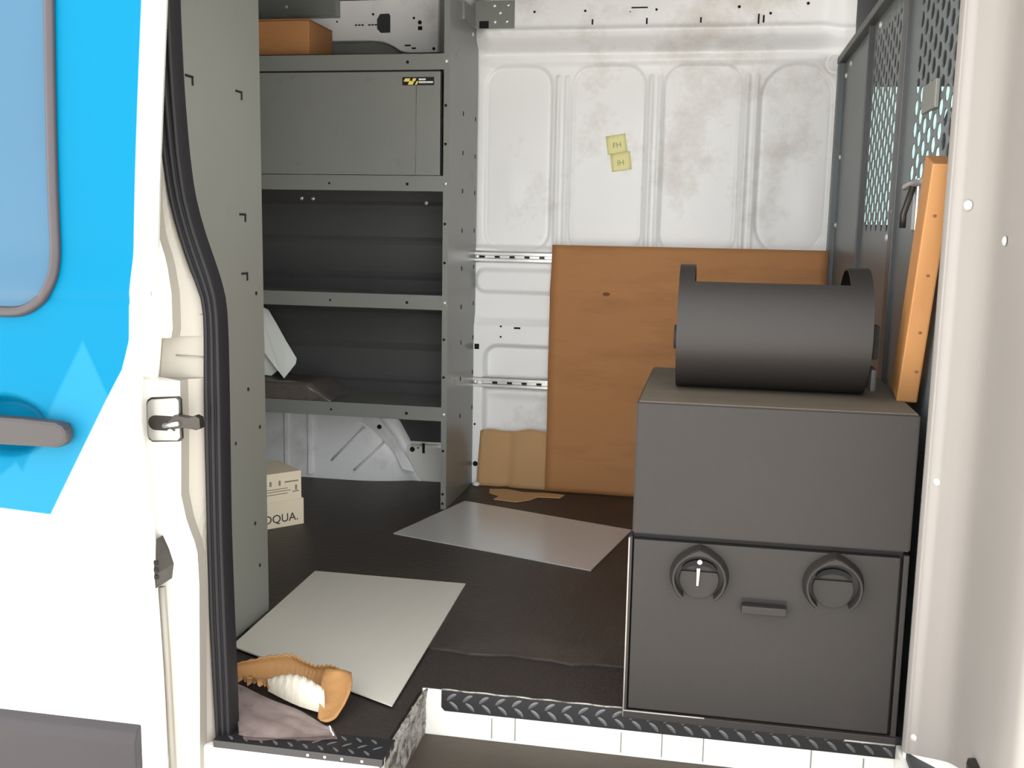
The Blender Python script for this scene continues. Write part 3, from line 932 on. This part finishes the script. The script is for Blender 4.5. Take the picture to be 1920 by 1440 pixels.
# punched holes of the end panel
for z in (1.110, 0.878, 0.763, 0.533, 0.418, 0.190, 0.054, 0.024, 1.22):
    hole((-0.7895, SY - 0.0002, z), 0.0042, e1)
for z in (1.0962, 0.98, 0.8586, 0.7406, 0.62, 0.5063, 0.39, 0.27, 1.215):
    for y in (1.386, 1.574 - 0.02):
        slot((-0.779, y, z), 0.007, 0.013, e1, FACE_PX)
bolt((-0.779, 1.50, 1.47), 0.007, e1, FACE_PX)
bolt((-0.789, SY - 0.0005, 1.345), 0.006, e1)
# bracket that ties the end panel to the roof rail
bk = box('wall_bracket', -0.776, -0.648, 1.510, 1.514, 1.488, 1.572, SHELF, su, bev=0.001)
box('bracket_arm', -0.800, -0.772, 1.36, 1.514, 1.49, 1.545, SHELF, bk, bev=0.002)
for (x, z) in ((-0.712, 1.557), (-0.668, 1.558), (-0.694, 1.535), (-0.710, 1.508), (-0.672, 1.509)):
    bolt((x, 1.510, z), 0.006, bk)
slot((-0.745, 1.5098, 1.500), 0.03, 0.022, bk, name='slot')

# near shelving unit, its end panel faces the opening
sn = empty('shelving_unit', (-1.4, 0.08, 0.0), 'grey steel shelving unit beside the open sliding door, end panel foremost', 'shelving')
npf = [(-0.956, 0.299), (-0.956, -0.20), (-0.960, -0.20), (-0.960, 0.295), (-0.976, 0.295), (-0.976, 0.299)]
n1 = prism('end_panel', npf, 'Z', 0.004, 1.56, SHELF_NEAR, sn)
prism('end_panel', [(-2.0 - (x + 0.956), y) for x, y in npf], 'Z', 0.004, 1.56, SHELF_NEAR, sn)
for z in (0.25, 0.62, 0.98, 1.34):
    boxes('shelf', [(-1.998, -0.961, -0.2, 0.29, z, z + 0.002), (-1.998, -0.977, 0.294, 0.297, z - 0.04, z + 0.002)], SHELF_NEAR, sn)
for (y, z) in ((-0.005, 1.129), (0.199, 1.127), (-0.003, 0.883), (0.205, 0.883), (0.209, 0.762)):
    boxes('punched_tab', [(-0.9562, -0.9548, y - 0.016, y + 0.014, z + 0.004, z + 0.0085), (-0.9562, -0.9548, y + 0.008, y + 0.014, z - 0.009, z + 0.006)], BLACK, n1)
for (y, z) in ((0.262, 0.724), (0.214, 0.524), (0.268, 0.433), (0.255, 0.124), (0.235, 0.225)):
    hole((-0.956, y, z), 0.0042, n1, FACE_PX)
for (y, z) in ((0.02, 0.84), (0.15, 0.42)):
    bolt((-0.956, y, z), 0.004, n1, FACE_PX, me=ME_BOLTB)

# =================================================================== SAFE
sf = empty('steel_safe', (0.11, 0.19, 0.0), 'squat charcoal steel deposit safe on the door sill, two lock guards', 'safe')
bmx = bmesh.new()
add_box(bmx, -0.1195, 0.345, -0.020, 0.425, 0.0015, 0.340)
add_box(bmx, -0.1195, 0.345, -0.038, 0.425, 0.346, 0.580)
add_box(bmx, -0.117, 0.342, -0.010, 0.42, 0.335, 0.35)
bmesh.ops.bevel(bmx, geom=list(bmx.edges), offset=0.0025, segments=2, affect='EDGES')
bmo('body', bmx, SAFE, sf)
box('dusty_top', -0.116, 0.3415, -0.0345, 0.4215, 0.579, 0.5812, DUST, sf)
fr = boxes('door_frame', [(-0.1245, -0.1185, -0.040, 0.0, 0.0015, 0.340), (-0.1245, 0.345, -0.042, 0.0, 0.0015, 0.0165), (0.336, 0.345, -0.038, 0.0, 0.0015, 0.340)], SAFE, sf, bev=0.0015)
tube('worn_edge', [(-0.1240, -0.0405, 0.004), (-0.1240, -0.0405, 0.15), (-0.1240, -0.0405, 0.30), (-0.1240, -0.0405, 0.338)], 0.0015, SAFE_EDGE, fr, n=5)
tube('worn_edge', [(-0.124, -0.0425, 0.0165), (0.0, -0.0425, 0.0165), (0.02, -0.0425, 0.0165)], 0.0014, SAFE_EDGE, fr, n=5)
tube('worn_edge', [(0.26, -0.0425, 0.003), (0.344, -0.0425, 0.003)], 0.0016, SAFE_EDGE, fr, n=5)
box('gap_backing', -0.118, 0.338, -0.0215, -0.019, 0.016, 0.3455, DARKGAP, sf)
dr = box('safe_door', -0.1160, 0.331, -0.0375, -0.018, 0.0195, 0.3350, SAFE, sf, bev=0.0018)


def lock(cx, cz):
    V = []; F = []
    n = 44
    a0, a1 = math.radians(-52), math.radians(232)
    for i in range(n + 1):
        a = a0 + (a1 - a0) * i / n
        pk = max(0, 1 - abs(a - PI / 2) / 0.55)
        ro = 0.0475 + 0.006 * pk ** 1.2
        ri = 0.0415
        for (r, y) in ((ri, -0.036), (ri, -0.060), (ri + 0.001, -0.062), (ro - 0.002, -0.062), (ro, -0.058), (ro + 0.004, -0.036)):
            V.append((cx + r * math.cos(a), y, cz + r * math.sin(a)))
    for i in range(n):
        for j in range(5):
            p = i * 6 + j
            F.append((p, p + 1, p + 7, p + 6))
    F.append(tuple(range(6))); F.append(tuple(n * 6 + j for j in range(6))[::-1])
    g = pyd('lock_guard', V, F, SAFE, dr, recalc=True)
    # hinged cover disc and the dark gap above it
    pts = [(cx + 0.034 * math.cos(a), cz - 0.006 + 0.034 * math.sin(a)) for a in np.linspace(PI * 0.86, PI * 2.14, 22)]
    prism('cover', pts, 'Y', -0.0435, -0.0375, SAFE, g, bev=0.0012)
    cr = [(cx + 0.030 * math.cos(a), cz + 0.010 + 0.020 * math.sin(a)) for a in np.linspace(0.15, PI - 0.15, 12)]
    cr += [(cx + 0.026 * math.cos(a), cz + 0.008 + 0.0125 * math.sin(a)) for a in np.linspace(PI - 0.15, 0.15, 12)]
    prism('lock_slot', cr, 'Y', -0.0455, -0.0372, BLACK, g)
    return g


lock(-0.0005, 0.2775)
lock(0.2245, 0.2800)
ph = boxes('pull_handle', [(0.0735, 0.1500, -0.058, -0.0375, 0.2205, 0.2365)], SAFE, dr, bev=0.003)
box('pull_recess', 0.0735, 0.150, -0.0385, -0.0372, 0.2375, 0.2435, DARKGAP, dr)
ky = empty('key', (-0.003, -0.05, 0.27), 'small pale key standing in the left lock of the safe', 'key')
prism('key_blade', [(-0.0045, 0.262), (-0.0015, 0.262), (0.0005, 0.293), (-0.0050, 0.293)], 'Y', -0.0475, -0.0455, BRASS, ky)
bolt((-0.0005, -0.0465, 0.3045), 0.0050, ky, name='key_bow')

# drum on the safe
dm = empty('drum_hopper', (0.108, 0.17, 0.581), 'dark half-open steel drum lying on top of the safe', 'drum')
DC = (0.17, 0.6965); DR = 0.1145


def arc_shell(name, x0, x1, a0, a1, r0, r1, m, parent, n=40):
    V = []; F = []
    for i in range(n + 1):
        a = a0 + (a1 - a0) * i / n
        c, s = math.cos(a), math.sin(a)
        for (x, r) in ((x0, r0), (x1, r0), (x1, r1), (x0, r1)):
            V.append((x, DC[0] - r * c, DC[1] + r * s))
    for i in range(n):
        for j in range(4):
            p = i * 4
            F.append((p + j, p + (j + 1) % 4, p + 4 + (j + 1) % 4, p + 4 + j))
    F.append((0, 1, 2, 3)); F.append(tuple(n * 4 + j for j in range(4))[::-1])
    o = pyd(name, V, F, m, parent, recalc=True)
    for p in o.data.polygons: p.use_smooth = True
    md = o.modifiers.new('split', 'EDGE_SPLIT'); md.split_angle = math.radians(35)
    return o


d1, d2 = math.radians(-130), math.radians(49)
arc_shell('drum_shell', -0.0605, 0.276, math.radians(-90), d2, DR, DR - 0.004, DRUM, dm)
arc_shell('drum_shell', -0.0605, 0.276, math.radians(138), math.radians(270), DR, DR - 0.004, DRUM, dm)
arc_shell('rim_band', -0.0605, -0.0325, d2, math.radians(138), DR, DR - 0.004, DRUM, dm, 20)
arc_shell('rim_band', 0.238, 0.276, d2, math.radians(138), DR, DR - 0.004, DRUM, dm, 20)
for x0, x1 in ((-0.0595, -0.0565), (0.270, 0.273)):
    pts = [(DC[0] - (DR - 0.005) * math.cos(a), DC[1] + (DR - 0.005) * math.sin(a)) for a in np.linspace(math.radians(150), math.radians(390), 30)]
    prism('end_disc', pts, 'X', x0, x1, DARKGAP, dm)
box('axle_bracket', 0.277, 0.289, 0.075, 0.11, 0.655, 0.715, BLACK, dm, bev=0.004)
tube('axle_end', [(-0.066, 0.11, 0.68), (-0.058, 0.11, 0.68)], 0.022, DARKGAP, dm, n=14)
box('hinge_tab', 0.277, 0.287, 0.06, 0.12, 0.600, 0.640, DRUM, dm, bev=0.003)

# pine stud leaning in the corner
st = empty('timber_stud', (0.333, 0.13, 0.5815), 'short pine stud leaning against the partition on top of the safe', 'timber')
b0 = Vector((0.346, 0.130, 0.583)); b1 = Vector((0.3565, 0.022, 0.995))
zx = (b1 - b0).normalized(); xx = Vector((1, 0, 0)); xx = (xx - zx * xx.dot(zx)).normalized(); yy = zx.cross(xx)
mt = Matrix.Identity(4)
for i in range(3):
    mt[i][0] = xx[i]; mt[i][1] = yy[i]; mt[i][2] = zx[i]
mt.translation = b0
L_ = (b1 - b0).length
box('stud_body', -0.0175, 0.0175, -0.030, 0.040, 0.004, L_, PINE, st, bev=0.003, mtx=mt)
for t, dx in ((0.15, 0.008), (0.32, 0.004), (0.56, 0.002), (0.80, -0.002)):
    p = mt @ Vector((dx, -0.0302, L_ * t))
    bolt(p, 0.0032, st, name='knot', me=shared('knot', dome(1.0, 0.15), KNOT, True))

# =================================================================== LOOSE THINGS
def slab(name, corners, z0, z1, m, label, cat, group=None):
    c = Vector((sum(p[0] for p in corners) / 4, sum(p[1] for p in corners) / 4, z0))
    bm = bmesh.new()
    a = [bm.verts.new((p[0] - c.x, p[1] - c.y, z0 - z0)) for p in corners]
    b = [bm.verts.new((p[0] - c.x, p[1] - c.y, z1 - z0 + (p[2] if len(p) > 2 else 0))) for p in corners]
    for v, p in zip(a, corners): v.co.z += (p[2] if len(p) > 2 else 0)
    bm.faces.new(a[::-1]); bm.faces.new(b)
    n = len(a)
    for i in range(n): bm.faces.new((a[i], a[(i + 1) % n], b[(i + 1) % n], b[i]))
    bmesh.ops.recalc_face_normals(bm, faces=bm.faces)
    o = bmo(name, bm, m, None)
    o.location = c
    return tag(o, label, cat, group)


slab('sheet_plate', [(-0.942, 0.083), (-0.539, -0.103), (-0.561, 0.566), (-0.951, 0.567)], 0.0055, 0.0085, ALU2, 'pale grey sheet lying on the floor by the entry step', 'sheet', 'loose sheets on the floor')
slab('sheet_plate', [(-0.858, 0.927), (-0.273, 0.740), (-0.199, 1.129), (-0.744, 1.321)], 0.0055, 0.0085, ALU, 'glossy grey sheet lying on the floor beside the shelving end panel', 'sheet', 'loose sheets on the floor')

# big cardboard sheet against the wall
rows = []
for i in range(45):
    t = i / 44
    z = 0.006 + 0.812 * t
    y = 1.520 + 0.030 * sstep(0.0, 0.35, t) - 0.012 * math.sin(PI * t) - 0.010 * math.exp(-((t - 0.82) / 0.05) ** 2)
    row = []
    for j in range(31):
        s = j / 30
        x = -0.517 - 0.004 * math.sin(t * 3) + (0.345 + 0.517) * s
        row.append((x, y + 0.004 * math.sin(s * 9 + t * 2) - 0.006 * s, z))
    rows.append(row)
cs = grid('cardboard_sheet', rows, KRAFT, None, solid=0.004)
tag(cs, 'large brown cardboard sheet leaning on the far wall behind the safe', 'cardboard')
put('tear_mark', shared('tear_mark', disc(), mat('torn_liner', (112, 72, 40), 0.8)), (-0.335, 1.5275, 0.665), None, FACE_NY, (0.012, 1, 0.006)).parent = cs
# smaller piece to its left
rows = []
for i in range(13):
    t = i / 12
    row = []
    for j in range(19):
        s = j / 18
        x = -0.752 + 0.24 * s
        top = 0.190 + 0.012 * s + 0.004 * math.sin(s * 11)
        z = 0.002 + (top - 0.002) * t
        crease = 0.012 * math.exp(-((s - 0.42) / 0.06) ** 2)
        row.append((x - 0.006 * (1 - t), 1.545 + 0.025 * t + crease - 0.01 * s, z))
    rows.append(row)
c2 = grid('cardboard_piece', rows, KRAFT2, None, solid=0.003)
tag(c2, 'small creased tan cardboard piece standing left of the big sheet', 'cardboard')
sc = [(-0.70, 1.49), (-0.64, 1.50), (-0.585, 1.475), (-0.50, 1.485), (-0.445, 1.475), (-0.455, 1.435), (-0.525, 1.43), (-0.545, 1.385), (-0.585, 1.35), (-0.66, 1.365), (-0.65, 1.41), (-0.69, 1.44)]
s2 = prism('cardboard_scrap', sc, 'Z', 0.006, 0.009, KRAFT2, None)
tag(s2, 'torn flat cardboard scrap on the floor before the wall', 'cardboard')
bm = bmesh.new()
bmesh.ops.create_icosphere(bm, subdivisions=2, radius=0.014, matrix=Matrix.Translation((-0.755, 1.53, 0.012)) @ Matrix.Diagonal((1, 1, 0.5, 1)))
for v in bm.verts: v.co += Vector((random.uniform(-1, 1), random.uniform(-1, 1), random.uniform(-1, 1))) * 0.0018
fb = bmo('foam_crumb', bm, PAPER, None)
tag(fb, 'small white crumb on the floor at the foot of the shelving', 'scrap')

# sticky notes
for cx, cz, rz, nm, lab in ((-0.325, 1.142, 9, 'FH', 'upper yellow sticky note on the white wall'), (-0.309, 1.087, 8, 'IH', 'lower yellow sticky note on the white wall')):
    e = empty('sticky_note', (cx, 1.6015, cz), lab, 'note', 'yellow sticky notes on the wall')
    Mx = Matrix.Translation((cx, 1.6045, cz)) @ Matrix.Rotation(math.radians(-rz), 4, 'Y')
    rows = []
    for i in range(5):
        row = []
        for j in range(5):
            p = Mx @ Vector((-0.032 + 0.016 * j, -0.001 - 0.006 * ((4 - i) / 4) ** 2, -0.029 + 0.0145 * i))
            row.append(p)
        rows.append(row)
    grid('note_paper', rows, YELLOW, e, solid=0.0006)
    text('note_writing', nm, 0.024, Mx @ Matrix.Translation((-0.013, -0.006, -0.012)) @ Matrix.Rotation(PI / 2, 4, 'X'), PENCIL, e)

# carton on the floor
ca = Vector((-1.142, 0.965, 0.005)); dirv = Vector((-0.66, -0.75, 0)).normalized(); nrm = Vector((0.75, -0.66, 0)).normalized()
Mc = Matrix.Identity(4)
for i in range(3):
    Mc[i][0] = -dirv[i]; Mc[i][1] = -nrm[i]; Mc[i][2] = (0, 0, 1)[i]
Mc.translation = ca
ct = empty('carton', tuple(ca), 'cream printed carton on the floor under the shelving', 'box')
box('carton_tray', -0.28, 0.0, 0.0, 0.16, 0.0005, 0.078, CARTON, ct, bev=0.001, mtx=Mc)
box('carton_lid', -0.282, -0.006, 0.002, 0.156, 0.078, 0.160, CARTON, ct, bev=0.001, mtx=Mc)
text('carton_print', 'OQUA.', 0.034, Mc @ Matrix.Translation((-0.128, -0.0006, 0.016)) @ Matrix.Rotation(PI / 2, 4, 'X'), INK, ct)
for (u0, u1, w0, w1) in ((-0.058, -0.016, 0.130, 0.134), (-0.12, -0.05, 0.113, 0.115), (-0.12, -0.04, 0.106, 0.108), (-0.12, -0.05, 0.098, 0.100), (-0.026, -0.020, 0.105, 0.120), (-0.034, -0.014, 0.100, 0.103)):
    box('print_line', u0, u1, 0.0008, 0.0022, w0, w1, INKSOFT, ct, mtx=Mc)
for u in (-0.074, -0.102):
    box('print_mark', u - 0.003, u + 0.003, 0.0008, 0.0022, 0.124, 0.138, INKSOFT, ct, mtx=Mc)

# cardboard box on top of the shelving
kb = empty('cardboard_box', (-1.42, 1.37, 1.370), 'plain brown cardboard box on top of the shelving unit', 'box')
box('box_body', -1.60, -1.232, 1.27, 1.47, 1.3705, 1.478, KRAFT, kb, bev=0.003)
for s, y0 in ((0, 1.27), (1, 1.371)):
    box('box_flap', -1.60, -1.232, y0, y0 + 0.099, 1.479, 1.482, KRAFT, kb)

# plastic-wrapped pack and papers on the lowest shelf
pk = empty('wrapped_pack', (-1.4, 1.3, 0.3155), 'clear plastic wrapped flat pack on the lowest shelf', 'package')
box('pack_core', -1.65, -1.238, 1.232, 1.42, 0.3165, 0.372, mat('pack_core_grey', (120, 108, 96), 0.5, var=0.35, scale=25), pk, bev=0.004)
rows = []
for i in range(9):
    row = []
    for j in range(25):
        s = j / 24
        x = -1.64 + (1.64 - 1.155) * s
        t = i / 8
        z = 0.376 - 0.05 * max(0, (x + 1.235) / 0.08) ** 0.8 if x > -1.235 else 0.376
        y = 1.227 + (1.42 - 1.227) * max(0, (t - 0.5) * 2)
        zt = 0.318 + (z - 0.318) * min(1, t * 2)
        row.append((x, y + 0.003 * math.sin(j * 2.3 + i), max(0.317, zt + 0.002 * math.sin(j * 1.7 + i * 2.1))))
    rows.append(row)
grid('wrap_film', rows, WRAP, pk)


def paper(name, pts, y, m, label, cat, dy=0.0, curl=0.0, group=None):
    cx = sum(p[0] for p in pts) / len(pts); zb = min(p[1] for p in pts)
    bm = bmesh.new()
    vs = [bm.verts.new((p[0] - cx, y + dy * (p[1] - zb) + curl * (p[0] - cx) ** 2 - y, p[1] - zb)) for p in pts]
    bm.faces.new(vs)
    bmesh.ops.recalc_face_normals(bm, faces=bm.faces)
    o = bmo(name, bm, m, None)
    o.location = (cx, y, zb)
    md = o.modifiers.new('thick', 'SOLIDIFY'); md.thickness = 0.001
    return tag(o, label, cat, group)


paper('paper_sheet', [(-1.60, 0.60), (-1.44, 0.612), (-1.402, 0.594), (-1.369, 0.545), (-1.338, 0.495), (-1.303, 0.442), (-1.306, 0.425), (-1.342, 0.3775), (-1.40, 0.444), (-1.52, 0.585)], 1.30, PAPER,
      'white paper sheet standing bent on the wrapped pack', 'paper', dy=0.12, curl=0.6)
paper('paper_sheet', [(-1.60, 0.50), (-1.46, 0.52), (-1.36, 0.414), (-1.404, 0.3775), (-1.56, 0.39)], 1.345, PAPER,
      'greyer paper sheet tucked behind the standing one on the pack', 'paper', dy=0.05)

# torn padded kraft wrapping at the entry
tw = empty('torn_wrapping', (-0.76, -0.08, 0.009), 'torn brown padded wrapping with white filling on the grey sheet', 'packaging')
pth = [(-0.885, -0.075, 0.018), (-0.850, -0.070, 0.030), (-0.800, -0.060, 0.042), (-0.761, -0.053, 0.046), (-0.735, -0.053, 0.034), (-0.712, -0.056, 0.028), (-0.685, -0.063, 0.036), (-0.660, -0.072, 0.040), (-0.644, -0.080, 0.036)]
rows = []
nP = 72
for i in range(nP + 1):
    t = i / nP * (len(pth) - 1); k = min(int(t), len(pth) - 2); f = t - k
    x = pth[k][0] * (1 - f) + pth[k + 1][0] * f; y = pth[k][1] * (1 - f) + pth[k + 1][1] * f; h = pth[k][2] * (1 - f) + pth[k + 1][2] * f
    u = i / nP
    h += 0.0015 * math.sin(i * 1.9) + 0.001 * math.sin(i * 4.3)
    curl = float(sstep(0.75, 1.0, u))
    row = []
    for j in range(9):
        q = j / 8
        lean = 0.022 * math.sin(q * PI * 0.7) * (1 - curl)
        out = 0.014 * math.sin(q * PI * 0.8) * curl
        row.append((x + out, y + lean, 0.0105 + h * q))
    rows.append(row)
grid('kraft_wall', [list(r) for r in zip(*rows)], KRAFT3, tw, solid=0.003)
# the right end sweeps down to the front as a trough
rows = []
for i in range(17):
    u = i / 16
    y = -0.078 - 0.110 * u
    zc = 0.048 * (1 - u) ** 1.6 + 0.0105
    xl = -0.682 + 0.032 * u; xr = -0.628 + 0.022 * math.sin(u * PI * 0.8) - 0.004 * u
    row = []
    for j in range(11):
        q = j / 10
        c = (2 * q - 1) ** 2
        row.append((xl + (xr - xl) * q, y + 0.012 * c - 0.006, zc - 0.010 * c * (1 - u) ** 2 + 0.020 * math.sin(u * PI) * c + 0.001 * math.sin(i * 2.2 + j)))
    rows.append(row)
grid('kraft_trough', rows, KRAFT3, tw, solid=0.003)
# inner flap on the left with a ragged edge
rows = []
for i in range(26):
    u = i / 25
    row = []
    for j in range(7):
        q = j / 6
        x = -0.885 + 0.115 * u + 0.02 * q
        y = -0.060 - 0.014 * u - (0.030 + 0.008 * math.sin(i * 2.7) + 0.005 * math.sin(i * 5.1)) * q
        row.append((x, y, 0.0125 + 0.014 * math.sin(q * PI * 0.8) * (1 - 0.4 * u) + 0.0015 * math.sin(i * 1.1 + j)))
    rows.append(row)
grid('kraft_flap', rows, KRAFT3, tw, solid=0.002)
rows = []
for i in range(49):
    u = i / 48
    cx = -0.785 + 0.130 * u; cy = -0.092 - 0.050 * u
    R = 0.018 + 0.030 * math.sin(min(1, u * 1.5) * PI / 2) - 0.012 * u ** 5
    row = []
    for j in range(15):
        a = PI * j / 14
        w_ = 1 + 0.035 * math.sin(i * 2.6 + j * 0.3) + 0.03 * math.sin(i * 5.3 + j)
        row.append((cx + 0.30 * R * math.cos(a) * w_, cy - R * math.cos(a) * 0.62, 0.0105 + 0.95 * R * math.sin(a) * w_))
    rows.append(row)
grid('white_filling', rows, PULP, tw)
pb = empty('plastic_bag', (-0.70, -0.19, 0.004), 'crumpled clear plastic bag lying on the entry floor', 'bag')
rows = []
cnr = [(-0.850, -0.110), (-0.622, -0.200), (-0.600, -0.242), (-0.755, -0.276)]
for i in range(37):
    u = i / 36
    row = []
    for j in range(25):
        v = j / 24
        x = (cnr[0][0] * (1 - u) + cnr[1][0] * u) * (1 - v) + (cnr[3][0] * (1 - u) + cnr[2][0] * u) * v
        y = (cnr[0][1] * (1 - u) + cnr[1][1] * u) * (1 - v) + (cnr[3][1] * (1 - u) + cnr[2][1] * u) * v
        z = 0.006 + 0.018 * (1 - u) ** 1.5 * (1 - v) + 0.004 * abs(math.sin(u * 3.1 + v * 5)) + 0.0025 * abs(math.sin(v * 7 - u * 4.3 + 1))
        row.append((x, y + 0.003 * math.sin(u * 11 + v * 3), z))
    rows.append(row)
grid('bag_film', rows, PLASTIC, pb)
rows2 = [[(p[0] + 0.006, p[1] + 0.003, max(0.0035, p[2] * 0.35)) for p in r] for r in rows]
grid('bag_underside', rows2, PLASTIC, pb)
tube('bag_seam', [(rows[36][j][0], rows[36][j][1], rows[36][j][2] + 0.0008) for j in range(0, 25, 2)], 0.0013, PAPER, pb, n=5)
bm = bmesh.new()
bmesh.ops.create_cone(bm, cap_ends=True, segments=18, radius1=0.014, radius2=0.012, depth=0.016, matrix=Matrix.Translation((-0.838, -0.140, 0.0085)) @ Matrix.Rotation(0.25, 4, 'X'))
bmesh.ops.bevel(bm, geom=list(bm.edges), offset=0.0015, segments=2, affect='EDGES')
rc = bmo('bottle_cap', bm, RED, None)
tag(rc, 'small red plastic cap beside the rubber door seal', 'cap')
